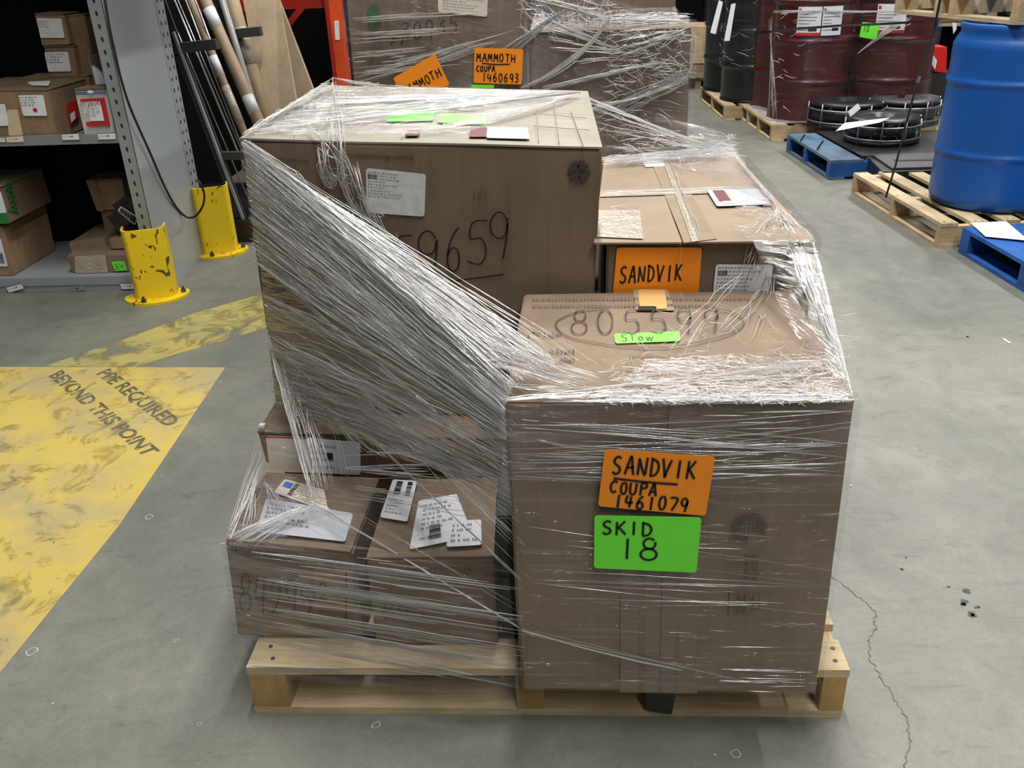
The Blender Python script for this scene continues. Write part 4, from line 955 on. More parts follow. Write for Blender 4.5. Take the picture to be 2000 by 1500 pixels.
# ================================================================== REAR LOAD
YR = 2.3
rear_pallet = pallet('wooden_pallet', 'wooden pallet hidden under the taller rear load of wrapped cartons', (-.16, 2.34, 0), 0, 1.32, 1.1,
    [(.0, .09), (.25, .09), (.5, .09), (.75, .09), (1.0, .09)], [(.0, .04), (.64, .04), (1.28, .04)], WOODG, WOODG, WOODG, nails=False)
cR1 = corners(-.165, .530, YR, 3.1, .129, 1.50)
cR1[4].x = -.145; cR1[7].x = -.145
boxR1 = carton('cardboard_box', 'tall brown carton of the rear load with faded digits and a green smear', cR1, CARDR, None, amp=.004, flaps=False)
cR2 = corners(.536, 1.160, YR, 3.0, .129, 1.112); cR2[4].x = .545; cR2[5].x = 1.150
boxR2 = carton('cardboard_box', 'lower right carton of the rear load, bright film gathered over its top edge', cR2, CARDR, CARD, amp=.004, flaps=True)
cR3 = corners(.62, 1.12, 2.56, 3.1, 1.122, 1.55)
boxR3 = carton('cardboard_box', 'upper right carton of the rear load, set back on the lower one', cR3, CARDR, None, amp=.003, flaps=False)
yR = YR - .006
F = fy([(855, -18), (953, -10), (951, 33), (856, 23)], yR); s = sticker(boxR1, F, CREAM, 'shipping_label'); fake_print(s, F, .1, .1, .95, .9, 6, 51)
F = fy([(758, 40), (900, 28), (900, 84), (758, 96)], yR)
handwriting(boxR1, F, [('~', [(.04, .15), (.1, .42), (.2, .38), (.18, .1)]), ('30935', .16, .25, .98, .85, .15)], .0045, INK, off=.002)
F = fy([(716, 8), (744, 8), (744, 54), (716, 54)], yR)
mb = MB(); mb.add([F.P(.5 + .5 * math.cos(a), .5 + .5 * math.sin(a), .002) for a in [k * math.pi / 8 for k in range(16)]], [tuple(range(16))]); mb.build('green_smear', plain('green_smear', (.02, .10, .03), .7), boxR1)
F = fy([(716, 54), (744, 54), (744, 130), (716, 130)], yR); handwriting(boxR1, F, [('~', [(.5, 1), (.52, .6), (.4, .2), (.1, .02)])], .003, plain('green_ink', (.02, .07, .03), .7))
F = fy([(1195, 22), (1262, 22), (1258, 175), (1192, 175)], yR); 
MB().hexa([V(.525, YR - .004, .2), V(.536, YR - .004, .2), V(.536, YR + .01, .2), V(.525, YR + .01, .2), V(.525, YR - .004, 1.11), V(.536, YR - .004, 1.11), V(.536, YR + .01, 1.11), V(.525, YR + .01, 1.11)]).build('box_edge', CARD2, boxR2)
wr2 = thing('stretch_wrap', 'clear stretch film around the taller rear load of cartons', 'stretch wrap', (.5, 2.6, 0))
sheet('film_sheet', [V(-.170, YR - .02, 1.5), V(1.165, YR - .02, 1.14), V(1.172, YR - .02, .16), V(-.178, YR - .02, .16)], FILM_TIGHT, wr2, 60, 60, .004, 31)
sheet('film_sheet', [V(.50, YR - .02, 1.28), V(1.17, YR - .03, 1.14), V(1.175, YR - .02, .62), V(.50, YR - .02, .85)], FILM_MESSY, wr2, 60, 50, .01, 32)
sheet('film_sheet', [V(1.150, YR - .01, 1.13), V(1.16, 3.02, 1.14), V(1.172, 3.02, .16), V(1.176, YR - .01, .16)], FILM_TIGHT, wr2, 30, 40, .004, 33)
sheet('film_sheet', [V(.56, 2.56, 1.17), V(1.12, 2.56, 1.17), V(1.155, YR - .01, 1.125), V(.54, YR - .01, 1.125)], FILM_MESSY, wr2, 40, 20, .008, 34)
mr_ = MB(); mt_ = MB(); R2 = random.Random(5)
def fyr(x, y): return at(x, y, Y=YR - .03)
for (x0, y0, x1, y1, n) in ((684, 20, 960, 8, 8), (684, 60, 900, 50, 8), (684, 100, 830, 90, 10), (684, 125, 900, 110, 10), (690, 140, 960, 70, 12), (700, 150, 1000, 60, 10)):
    strands(mr_, [fyr(x0, y0), fyr(x0 + 5, y0 + 25)], [fyr(x1, y1), fyr(x1 + 5, y1 + 18)], n * 2, (.0006, .0016), .3, .9, .003, 8, R=R2)
strands(mr_, [fyr(1000, -10), fyr(1080, 0)], [fyr(1195, 40), fyr(1160, 20)], 40, (.0008, .0022), .3, .4, .006, 10, R=R2)
strands(mr_, [fyr(1010, 172), fyr(1030, 172)], [fyr(1196, 20), fyr(1192, 45)], 26, (.0007, .0018), .3, .3, .004, 12, bow=V(.02, 0, -.03), R=R2)
strands(mt_, [fyr(985, 90), fyr(960, 150)], [fyr(1110, 15), fyr(1075, 40)], 26, (.001, .003), .3, .4, .006, 10, R=R2)
strands(mr_, [fyr(1060, 20), fyr(1080, 130)], [fyr(1180, 90), fyr(1255, 110)], 60, (.0006, .0016), .4, .8, .004, 8, R=R2)
strands(mr_, [fyr(1190, 30), fyr(1200, 120)], [fyr(1345, 40), fyr(1345, 60)], 60, (.0006, .002), .3, .9, .006, 8, R=R2)
def f1(R): return fyr(R.uniform(1190, 1342), R.uniform(50, 170)), V(1, 0, 0), V(0, 0, 1)
crumple(mr_, f1, 170, (.02, .10), (.0006, .0016), R2, aniso=.2)
def f2(R): return V(R.uniform(.80, 1.15), R.uniform(2.29, 2.5), 1.13 + R.uniform(0, .03)), V(1, 0, 0), V(0, 1, 0)
crumple(mr_, f2, 170, (.02, .08), (.0006, .0022), R2, aniso=.4)
strands(mr_, [fyr(1350, 60), fyr(1352, 50)], [fyr(1342, 145), fyr(1344, 150)], 6, (.001, .0025), .3, .0, .006, 12, bow=V(.02, 0, 0), R=R2)
strands(mr_, [fyr(1344, 145), fyr(1344, 155)], [fyr(1150, 215), fyr(1170, 200)], 40, (.0006, .0018), .3, .4, .006, 12, bow=V(0, 0, -.02), R=R2)
strands(mr_, [fyr(1060, 165), fyr(1060, 178)], [fyr(1240, 130), fyr(1300, 120)], 44, (.0006, .0016), .3, .8, .006, 8, R=R2)
strands(mt_, [fyr(1160, 200), fyr(1200, 240)], [fyr(1340, 130), fyr(1345, 160)], 30, (.001, .003), .3, .4, .006, 10, R=R2)
def f3(R): return fyr(R.uniform(1160, 1330), R.uniform(175, 265)), V(1, 0, 0), V(0, 0, 1)
crumple(mr_, f3, 45, (.02, .10), (.0006, .0014), R2, aniso=.15)
def f4(R): return fyr(R.uniform(1020, 1190), R.uniform(-5, 60)), V(.8, 0, -.6), V(.6, 0, .8)
crumple(mr_, f4, 120, (.03, .12), (.0006, .0018), R2, aniso=.3)
mr_.build('film_fold', CREASE, wr2, True, kind='stuff'); mt_.build('soft_fold', CREASE_T, wr2, True, kind='stuff')
yq = YR - .036
F = fy([(927, 93), (1022, 96), (1019, 165), (925, 162)], yq); s = sticker(wr2, F, ORANGE, 'orange_label'); s['label'] = 'upright orange label'
handwriting(s, F, [('MAMMOTH', .03, .62, .86, .84), ('~', [(.16, .57), (.45, .55), (.74, .57)]), ('COUPA', .04, .34, .44, .50), ('1460693', .16, .06, .95, .30, .0)], .0045)
F = fy([(768, 152), (850, 105), (878, 165), (796, 212)], yq); s = sticker(wr2, F, ORANGE, 'orange_label'); s['label'] = 'tilted orange label'
handwriting(s, F, [('MAMMOTH', .05, .34, .95, .60)], .0045)
F = fy([(920, 165), (965, 166), (965, 172), (920, 172)], yq); sticker(wr2, F, GREEN, 'green_label')

# ================================================================== LEFT SHELVING
shelf = thing('shelving_unit', 'grey steel shelving with slotted posts and a large grey end panel, cartons on it', 'shelving', (-2.0, 2.85, 0))
XP = -1.238
def slotted_post(nm, x0, x1, y, sx, off=0):
    b = MB().box(((x0 + x1) / 2, y + .02, 1.0), (x1 - x0, .04, 2.0)).build(nm, STEEL, shelf)
    s = MB()
    for k in range(50):
        z = .30 + k * .0508
        if z > 1.95: break
        s.add([V(sx - .002, y - .0008, z), V(sx + .006, y - .0008, z - .001), V(sx + .006, y - .0008, z + .018), V(sx - .005, y - .0008, z + .018)], [(0, 1, 2, 3)])
    s.build('slot_row', BLACKP, b)['kind'] = 'stuff'
slotted_post('upright_post', -1.300, XP, 2.60, -1.272)
MB().box((XP, 2.865, 1.0), (.006, .53, 2.0)).build('end_panel', plain('panel_steel', (.36, .40, .42), .38, .2, .03, 3, .05, 2), shelf)
p_ = MB().box((XP + .003, 3.17, 1.0), (.004, .10, 2.0)).build('upright_post', STEEL, shelf)
s = MB()
for k in range(44):
    z = .22 + k * .0508
    for yy in (3.145, 3.195): s.add([V(XP + .0058, yy - .006, z), V(XP + .0058, yy + .006, z), V(XP + .0058, yy + .005, z + .018), V(XP + .0058, yy - .005, z + .018)], [(0, 1, 2, 3)])
s.build('slot_row', BLACKP, p_)['kind'] = 'stuff'
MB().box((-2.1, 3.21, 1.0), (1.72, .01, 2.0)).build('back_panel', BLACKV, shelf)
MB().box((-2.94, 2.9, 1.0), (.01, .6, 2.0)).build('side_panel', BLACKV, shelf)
MB().box((-2.12, 2.92, .700), (1.64, .60, .016)).build('shelf_board', STEELF, shelf)
MB().box((-2.12, 2.615, .712), (1.64, .012, .042)).build('shelf_lip', STEELF, shelf)
MB().box((-2.12, 2.92, .066), (1.64, .60, .014)).build('shelf_board', STEEL, shelf)
MB().box((-2.12, 2.612, .052), (1.64, .014, .040)).build('shelf_lip', STEEL, shelf)
MB().box((-2.12, 2.616, .018), (1.64, .012, .034)).build('kick_plate', STEEL, shelf)
MB().box((-2.12, 2.92, 1.75), (1.64, .60, .02)).build('shelf_board', STEELF, shelf)
MB().box((-1.5, 2.86, 2.02), (3.0, .98, .03)).build('shade_deck', STEELF, shelf)  # unseen deck, widened to cast shade on the top of the end panel
def tagpx(pts, Y, mat=WHITE, fr=True):
    F = fy(pts, Y); s = sticker(shelf, F, mat, 'shelf_tag', .002, .001, .002)
    if fr:
        b = MB(); b.tube([F.P(0, 0, .002), F.P(1, 0, .002), F.P(1, 1, .002), F.P(0, 1, .002), F.P(0, 0, .002)], .0012, 4); b.build('tag_border', INK, s)
    fake_print(s, F, .1, .4, .45, .7, 1, 3, LPRINT, .7, .0028, wl=.2); fake_print(s, F, .5, .3, .85, .8, 1, 4, INK, .7, .0028, wl=.3)
tagpx([(190, 260), (226, 259), (227, 272), (192, 273)], 2.606)
tagpx([(120, 262), (154, 260), (156, 273), (122, 274)], 2.606)
tagpx([(0, 268), (10, 268), (12, 278), (0, 278)], 2.606)
tagpx([(12, 268), (45, 266), (47, 277), (14, 278)], 2.606, CREAM, False)
tagpx([(234, 553), (268, 553), (270, 564), (238, 565)], 2.602)
tagpx([(12, 561), (42, 553), (48, 563), (18, 572)], 2.602)
tagpx([(130, 560), (165, 557), (168, 567), (132, 570)], 2.602, STEELF, False)

def pxbox(name, label, fl_, Y, depth, z0, mat, top=None, group=None, flaps=True, **k):
    """carton with its front face at pixels TL, TR, BR, BL"""
    a, b, c, d = [at(*q, Y=Y) for q in fl_]
    c.z = d.z = z0; 
    q = [d, c, c + V(0, depth, 0), d + V(0, depth, 0), a, b, b + V(0, depth, 0), a + V(0, depth, 0)]
    return carton(name, label, q, mat, top, amp=.003, flaps=flaps, group=group, **k)
b1 = pxbox('cardboard_box', 'long battered carton on the middle shelf, red dot on its white label', [(-90, 176), (92, 176), (110, 262), (-75, 266)], 2.63, .42, .711, CARDK, CARD)
F = fy([(36, 186), (85, 185), (93, 226), (46, 226)], 2.626); s = sticker(b1, F, WHITE, 'shipping_label', .003)
fake_print(s, F, .02, .45, .95, .95, 4, 61, INK, .7, .004, wl=.12)
mb = MB(); mb.add([F.P(.55 + .09 * math.cos(a), .28 + .11 * math.sin(a), .0042) for a in [k * math.pi / 8 for k in range(16)]], [tuple(range(16))]); mb.build('red_dot', REDP, s)
F = fy([(-8, 203), (10, 203), (20, 245), (0, 246)], 2.626); sticker(b1, F, WHITE, 'shipping_label', .003)
F = fy([(15, 214), (35, 213), (46, 264), (18, 265)], 2.626); sticker(b1, F, plain('masking_tape', (.62, .52, .34), .6), 'packing_tape', .004)
F = pz([(50, 162), (100, 160), (95, 170), (62, 169)], .925); sticker(b1, F, WHITE, 'torn_paper', .006)
F = Frame(at(128, 205, X=-1.58), at(150, 192, X=-1.58), at(152, 228, X=-1.58), at(136, 245, X=-1.58)); s = sticker(b1, F, REDP, 'red_tag', .004); rects(s, F, [(.1, .1, .6, .5)], WHITE, 'white_patch', .006)
b2 = pxbox('parts_box', 'white box with a red frame print and blue stripes beside the slotted post', [(145, 174), (206, 172), (223, 255), (163, 256)], 2.64, .12, .709, plain('white_carton', (.66, .66, .66), .5), CARD)
F = Frame(*[at(*q, Y=2.632) for q in ((145, 174), (206, 172), (223, 255), (163, 256))])
rects(b2, F, [(0, .945, 1, .965), (0, .905, 1, .93), (0, .865, 1, .89)], NAVY, 'blue_stripe', .001)
mb = MB(); mb.add([F.P(.5 + .1 * math.cos(a), .925 + .04 * math.sin(a), .002) for a in [k * math.pi / 8 for k in range(16)]], [tuple(range(16))]); mb.build('oval_badge', WHITE, b2)
mb = MB()
for q in (((.10, .76), (.90, .78), (.90, .68), (.12, .70)), ((.74, .76), (.92, .76), (.92, .12), (.76, .14)), ((.14, .22), (.90, .20), (.92, .12), (.16, .11))): mb.add([F.P(u, v, .0012 + .0002 * len(mb.v)) for u, v in q], [(0, 1, 2, 3)])
mb.build('red_frame_print', REDP, b2)
rects(b2, F, [(.30, .24, .76, .70)], WHITE, 'white_panel', .004); fake_print(b2, F, .32, .3, .7, .6, 8, 62, LPRINT, .6, .005, wl=.12); fake_print(b2, F, .06, .3, .26, .68, 9, 63, LPRINT, .6, .002, wl=.1)
handwriting(b2, F, [('204297', .32, .60, .78, .69)], .0022, off=.005)
b3 = pxbox('cardboard_box', 'dark box low on the middle shelf, supporting two small labelled cartons', [(35, 153), (172, 148), (182, 205), (50, 210)], 2.99, .18, .711, CARDK)
gp = 'two small cartons with white labels stacked at the back of the shelf'
zt = at(100, 151, Y=2.95).z
b4 = pxbox('cardboard_box', 'lower of two small cartons on the middle shelf, printed white label', [(85, 91), (143, 90), (153, 150), (96, 152)], 2.995, .15, at(100, 151, Y=2.99).z, CARDK, None, gp)
F = fy([(87, 102), (133, 101), (140, 139), (95, 140)], 2.99); s = sticker(b4, F, WHITE, 'shipping_label', .003); fake_print(s, F, .05, .4, .95, .95, 4, 64, INK, .7, .004, wl=.14)
b5 = pxbox('cardboard_box', 'upper of two small cartons at the back of the shelf, plain white label', [(67, 27), (124, 27), (137, 88), (82, 89)], 2.995, .15, at(100, 89, Y=2.99).z, CARDK, None, gp)
F = fy([(72, 35), (120, 36), (127, 74), (80, 74)], 2.99); s = sticker(b5, F, WHITE, 'shipping_label', .003); fake_print(s, F, .05, .5, .6, .9, 3, 65, LPRINT, .7, .004, wl=.14)
b6 = pxbox('cardboard_box', 'dark carton at the back of the shelf, right of the plain labelled one', [(128, 30), (165, 28), (180, 150), (158, 150)], 3.04, .12, .711, CARDK, None)
# open carton with white sleeve by the post
q = [at(172, 110, Y=2.80), at(206, 108, Y=2.80)]
ob = thing('open_box', 'open carton holding a white sleeve, behind the blue striped box', 'box', (at(190, 166, Y=2.8).x, 2.85, .711))
x0, x1 = at(172, 110, Y=2.80).x, -1.30; zt = at(172, 110, Y=2.8).z
MB().box(((x0 + .002), 2.86, (.711 + zt) / 2), (.004, .12, zt - .711)).build('side_panel', CARD2, ob); MB().box(((x0 + x1) / 2, 2.918, (.711 + zt) / 2), (x1 - x0, .004, zt - .711)).build('back_panel', CARD, ob)
MB().hexa([V(x0 + .006, 2.80, .72), V(x1, 2.80, .72), V(x1, 2.82, .72), V(x0 + .006, 2.82, .72), V(x0 + .006, 2.80, zt - .04), V(x0 + .04, 2.80, zt - .07), V(x0 + .04, 2.82, zt - .07), V(x0 + .006, 2.82, zt - .04)]).build('white_sleeve', WHITE, ob)
MB().box(((x0 + x1) / 2, 2.86, .713), (x1 - x0, .12, .004)).build('bottom_panel', CARD, ob)
# bottom shelf
zs = .0735
c1 = pxbox('cardboard_box', 'large brown carton on the bottom shelf, under the green printed one', [(-95, 446), (5, 442), (28, 541), (-70, 545)], 2.64, .40, zs, CARDK, CARDK)
F = fy([(-20, 466), (2, 466), (16, 520), (-10, 520)], 2.636); s = sticker(c1, F, WHITE, 'shipping_label', .003); barcode(s, F, .5, .1, .85, .5, 4, INK, True, .004)
xr = c1.children[0].parent.location.x
F = Frame(at(60, 490, X=-1.985), at(80, 480, X=-1.985), at(82, 515, X=-1.985), at(62, 525, X=-1.985))
z1 = at(0, 440, Y=2.64).z + .008
c2 = pxbox('cardboard_box', 'carton with green lettering stacked on the large brown one, bottom shelf', [(-110, 372), (-6, 368), (18, 437), (-85, 441)], 2.63, .40, z1, CARD, CARD3)
F = fy([(-30, 375), (2, 374), (14, 415), (-20, 418)], 2.626); sticker(c2, F, WHITE, 'shipping_label', .003)
F = fy([(-40, 418), (14, 415), (17, 436), (-30, 440)], 2.626); sticker(c2, F, GREENP, 'green_print_block', .003)
xs_ = cs_ = at(18, 437, Y=2.63).x + .003
F = Frame(at(8, 352, X=xs_), at(30, 420, X=xs_), at(16, 428, X=xs_), at(-2, 362, X=xs_))
F = Frame(at(20, 352, X=xs_), at(36, 416, X=xs_), at(18, 421, X=xs_), at(3, 358, X=xs_)); F.n = V(1, 0, 0)
text_on(c2, F, 'aony', GREENP, 'printed_text', .002, bold=.02)
c3 = pxbox('cardboard_box', 'upper of two dusty cartons at the back of the bottom shelf', [(168, 352), (238, 350), (248, 410), (192, 412)], 2.93, .18, at(200, 411, Y=2.93).z, CARDK, None, 'dusty cartons at the back of the bottom shelf')
F = fy([(168, 352), (186, 352), (204, 412), (190, 412)], 2.925); sticker(c3, F, CARD, 'pale_tape', .003)
c4 = pxbox('cardboard_box', 'lower of two dusty cartons at the back of the bottom shelf', [(196, 414), (250, 412), (262, 458), (206, 459)], 2.935, .18, zs + .075, CARD, None, 'dusty cartons at the back of the bottom shelf')
c5 = pxbox('flat_package', 'flat dusty wrapped package behind the taped one, bottom shelf', [(133, 474), (204, 466), (212, 484), (140, 492)], 2.80, .32, zs, CARD2, CARD3, None, False)
c6 = pxbox('flat_package', 'flat taped package with a green sticker by the yellow guard', [(130, 500), (262, 498), (272, 534), (143, 536)], 2.66, .16, zs, CARD, CARD3, None, False)
F = fy([(146, 500), (206, 497), (212, 532), (148, 533)], 2.656); sticker(c6, F, TAPEW, 'packing_tape', .004)
F = fy([(218, 511), (243, 509), (249, 527), (226, 529)], 2.656); s = sticker(c6, F, GREEN, 'green_sticker', .005); handwriting(s, F, [('84', .1, .2, .9, .8)], .002, off=.007)
bt = thing('battery_pack', 'black plastic pack with a white label lying tilted by the slotted post', 'battery', at(250, 440, Y=2.78))
Rm = Matrix.Rotation(-.5, 3, 'Y')
MB().box(at(252, 415, Y=2.80), (.16, .10, .075), Rm).build('casing', BLACKP, bt)
MB().box(at(252, 402, Y=2.82), (.10, .07, .09), Rm).build('pack_top', BLACKP, bt)
F = fy([(236, 402), (270, 424), (264, 440), (230, 412)], 2.743); s = sticker(bt, F, WHITE, 'white_label', .002); rects(s, F, [(.06, .1, .97, .88)], INK, 'label_panel', .003); fake_print(s, F, .1, .2, .9, .8, 3, 66, WHITE, .7, .004, wl=.15)
pk = at(250, 455, Y=2.8)
carton('cardboard_box', 'low dusty carton under the black battery pack on the bottom shelf', corners(-1.53, -1.33, 2.74, 2.86, zs + .09, pk.z - .01), CARDK, None, flaps=False) if pk.z - .01 > zs + .12 else None

# cable hanging across the end panel
cb = [(203, -20), (205, 0), (215, 60), (226, 110), (238, 160), (255, 212), (278, 265), (296, 305), (315, 350), (335, 390), (352, 414), (368, 425), (383, 421), (396, 402), (399, 380), (392, 360), (386, 352)]
pts = [at(x, y, X=XP + .012 + .015 * math.sin(i * .35) + (.0, .03, .08, .13, .17, .17, .15)[max(0, min(6, i - 10))]) for i, (x, y) in enumerate(cb)]
pts = [Vector(q) for q in smooth([tuple(q) for q in pts], 6)]
o = MB().tube(pts, .0055, 8).build('black_cable', YPAINT_D, None, True); tag(o, 'black cable hanging in a loop across the grey end panel', 'cable')

# yellow post guards
def guard(cx, cy, rz, h, label):
    t = thing('post_guard', label, 'post guard', (cx, cy, 0), rz, 'yellow post guards at the shelving end'); mb = MB()
    r, th = .092, .007; n = 14; vs_ = []
    prof = [(-.095, .10)] + [(-.095 + .0, .02)]
    path = [(-.095, .02), (-.095, -.02)] + [(-.065 - .03 * math.cos(a), -.02 - .06 * math.sin(a)) for a in [k * math.pi / 2 / 5 for k in range(1, 6)]] + [(.065 + .03 * math.sin(a), -.02 - .06 * math.cos(a)) for a in [k * math.pi / 2 / 5 for k in range(0, 6)]] + [(.095, .02)]
    k = len(path)
    for z in (.012, h):
        for (x, y) in path: vs_.append(V(x, y, z))
        for (x, y) in path: vs_.append(V(x * .92, y * .92 + .004, z))
    fs = []
    for i in range(k - 1):
        fs += [(i, i + 1, 2 * k + i + 1, 2 * k + i), (k + i + 1, k + i, 3 * k + i, 3 * k + i + 1), (2 * k + i, 2 * k + i + 1, 3 * k + i + 1, 3 * k + i)]
    for i in (0, k - 1): fs.append((i, k + i, 3 * k + i, 2 * k + i))
    mb.add(vs_, fs); mb.build('guard_shell', YST, t, False, True)
    b = MB(); m_ = 20
    ring = [V(.145 * math.cos(2 * math.pi * i / m_), -.02 + .125 * math.sin(2 * math.pi * i / m_) * (1 if math.sin(2 * math.pi * i / m_) < 0 else .6), 0) for i in range(m_)]
    b.prism(ring, (0, 0, .012)); b.build('base_plate', YST, t, False, True)
    for x, y in ((-.05, -.115), (.118, -.03)):
        MB().lathe([(.012, 0), (.012, .014), (.006, .014), (.006, .026), (0, .026)], (x, y, .012), 8).build('anchor_bolt', DARKST, t, False, True)
    return t
g1 = at(300, 577, z=0); guard(-1.245, 2.535, .30, .335, 'yellow scuffed post guard at the front slotted post, base plate bolted down')
guard(-1.175, 3.20, .42, .36, 'smaller yellow post guard at the rear post, below the cable loop')

# ================================================================== A-FRAME RACK, RODS, TUBES, SHEETS
fr_ = thing('rod_rack', 'dark steel leaning frame with short arms holding rods beside the shelving', 'rack', (-1.1, 3.5, 0))
p0 = at(488, 470, Y=3.43); p0.z = .0; p1 = at(335, 58, Y=3.43); up = (p1 - p0) * 1.25 + p0
for yy in (0, .75):
    MB().beam(p0 + V(0, yy, 0), up + V(0, yy, 0), .05, .016, (0, 1, 0)).build('sloped_post', DARKST, fr_)
    a = at(338, 95, Y=3.43) + V(0, yy, 0); MB().beam(a, at(425, 86, Y=3.43) + V(0, yy, 0), .05, .05, (0, 0, 1)).build('arm', DARKST, fr_)
    a = at(420, 304, Y=3.43) + V(0, yy, 0); MB().beam(a, at(520, 303, Y=3.43) + V(0, yy, 0), .04, .04, (0, 0, 1)).build('arm', DARKST, fr_)
MB().beam(at(338, 62, Y=3.40), at(488, 462, Y=3.40), .012, .02, (0, 1, 0)).build('edge_strip', STEEL, fr_)
MB().box((-1.35, 3.8, .06), (.7, .9, .12)).build('rack_base', BLACKP, fr_)
bx_ = MB().box((-1.72, 4.2, 1.0), (.04, 2.0, 2.2)).build('rack_darkness_panel', BLACKV, fr_)  # added black sheet for the darkness behind the rods
def pole(name, a, b, Ya, Yb, r, mat, label, cat, group=None, n=12, cap=None):
    A = at(*a, Y=Ya); B = at(*b, Y=Yb); d = (B - A).normalized()
    A2 = A - d * max(0, (1.75 - A.z)) / max(.2, -d.z) ; B2 = B + d * max(0, (B.z - .02)) / max(.2, -d.z)
    t = thing(name, label, cat, B2, 0, group)
    MB().tube([A2, B2], r, n).build('shaft', mat, t, True)
    return t, A2, B2, d
gr = 'bright steel rods leaning in the dark frame'
for i, (a, b, r) in enumerate((((320, 0), (445, 295), .004), ((340, 0), (466, 300), .007), ((347, 0), (474, 300), .004), ((362, 0), (489, 330), .005), ((381, 0), (480, 262), .006))):
    pole('steel_rod', a, b, 3.55 + .05 * i, 3.50 + .05 * i, r, RODM, ['thin bright rod leaning nearest the slotted post', 'thickest bright steel rod in the leaning bunch', 'thin bright rod right beside the thickest one', 'slim bright rod between the bunch and the cardboard tubes', 'bright steel rod leaning closest to the cardboard tubes'][i], 'rod', gr, 10)
TUBE = streaky('tube_board', (.40, .30, .19), (.34, .25, .15), 2, 5, 8, .6, .06, .15)
def band(t, A, B, k0, k1, r, mat, nm='tube_label'):
    MB().tube([A.lerp(B, k0), A.lerp(B, k1)], r, 16).build(nm, mat, t, True)
def tpar(A, B, px, Y):   # fraction along the pole for an image point
    q = at(*px, Y=Y); d = B - A; return (q - A).dot(d) / d.length_squared
t, A, B, d = pole('cardboard_tube', (400, 0), (508, 245), 3.95, 3.70, .034, TUBE, 'front brown cardboard tube with two white wrapped labels', 'tube', 'cardboard tubes leaning beside the rods', 20)
band(t, A, B, tpar(A, B, (404, 20), 3.93), tpar(A, B, (428, 58), 3.91), .0348, WHITE); band(t, A, B, tpar(A, B, (478, 190), 3.75), tpar(A, B, (494, 224), 3.72), .0348, plain('tube_label2', (.55, .57, .58), .4))
t, A, B, d = pole('cardboard_tube', (395, 60), (478, 262), 3.75, 3.62, .022, TUBE, 'slim tube in crinkled clear plastic left of the big brown tube', 'tube', 'cardboard tubes leaning beside the rods', 16)
band(t, A, B, tpar(A, B, (415, 110), 3.72), tpar(A, B, (430, 150), 3.70), .0235, WHITE); band(t, A, B, tpar(A, B, (440, 170), 3.7), tpar(A, B, (474, 240), 3.63), .024, TAPEW, 'plastic_sleeve')
t, A, B, d = pole('cardboard_tube', (452, 0), (512, 215), 4.30, 4.15, .045, TUBE, 'wide cardboard tube behind, partly sleeved in crinkled plastic', 'tube', 'cardboard tubes leaning beside the rods', 20)
band(t, A, B, tpar(A, B, (455, 60), 4.27), tpar(A, B, (480, 130), 4.2), .046, TAPEW, 'plastic_sleeve')
t, A, B, d = pole('cardboard_tube', (434, 0), (470, 120), 4.12, 4.05, .02, plain('clear_tube', (.35, .36, .36), .2), 'thin clear plastic tube between the two brown tubes', 'tube', 'cardboard tubes leaning beside the rods', 12)
def slab(name, pts, Y0, Y1, th, mat, label, cat):
    q = [at(*k, Y=(Y0 if i < 2 else Y1)) for i, k in enumerate(pts)]
    for i, j in ((3, 0), (2, 1)):
        d = (q[i] - q[j]); q[i] = q[j] + d * ((q[j].z - .01) / (q[j].z - q[i].z))
    t = thing(name, label, cat, (q[2] + q[3]) / 2)
    MB().prism(q, (0, th, 0)).build('board', mat, t)
    return t, q
CARDL = streaky('leaning_card', (.47, .37, .25), (.41, .32, .21), 2, 4, 8, .7, .06, .15)
t, q = slab('flat_carton', [(467, -40), (538, -40), (577, 190), (515, 215)], 4.45, 4.2, .03, CARDL, 'flat folded carton leaning against the racking behind the tubes', 'flat carton')
MB().tube([at(488, 64, Y=4.36), at(548, 62, Y=4.36)], .002, 4).build('score_line', CARDK, t)
t, q = slab('flat_carton', [(538, -5), (545, 0), (606, 160), (575, 190)], 4.52, 4.33, .03, CARDL, 'narrow wedge of folded carton leaning right of the large flat one', 'flat carton')

# orange racking behind
rk = thing('pallet_racking', 'orange steel racking upright with a white tag, dark bay behind it', 'racking', (-.6, 4.9, 0))
a, b = at(643, 0, Y=4.8), at(657, 150, Y=4.8)
MB().box(((a.x + b.x) / 2 + .035, 4.85, 1.1), (.078, .07, 2.2)).build('upright_post', ORST, rk)
MB().box(((a.x + b.x) / 2 - .016, 4.83, 1.1), (.025, .06, 2.2)).build('post_flange', REDST, rk)
F = fy([(653, 40), (662, 40), (664, 78), (655, 78)], 4.81); sticker(rk, F, WHITE, 'white_tag', .003)
a = at(540, -10, Y=4.9); b = at(646, 15, Y=4.9); MB().box(((a.x + b.x) / 2 - .4, 4.92, b.z + .06), (b.x - a.x + .8, .05, .12)).build('cross_beam', REDST, rk)
MB().beam(at(560, 52, Y=5.2), at(596, 8, Y=5.2), .04, .04).build('brace', REDST, rk)
MB().box((-.95, 5.6, 1.2), (1.9, .04, 2.6)).build('rack_darkness_panel', BLACKV, rk)  # black sheet in place of the bay's deep shade
MB().box((-.02, 5.2, 1.2), (.04, .8, 2.6)).build('rack_darkness_panel', BLACKV, rk)  # side of the same painted darkness

# ================================================================== RIGHT SIDE: DRUMS AND PALLETS
def ang(a, b): return math.atan2(b.y - a.y, b.x - a.x)
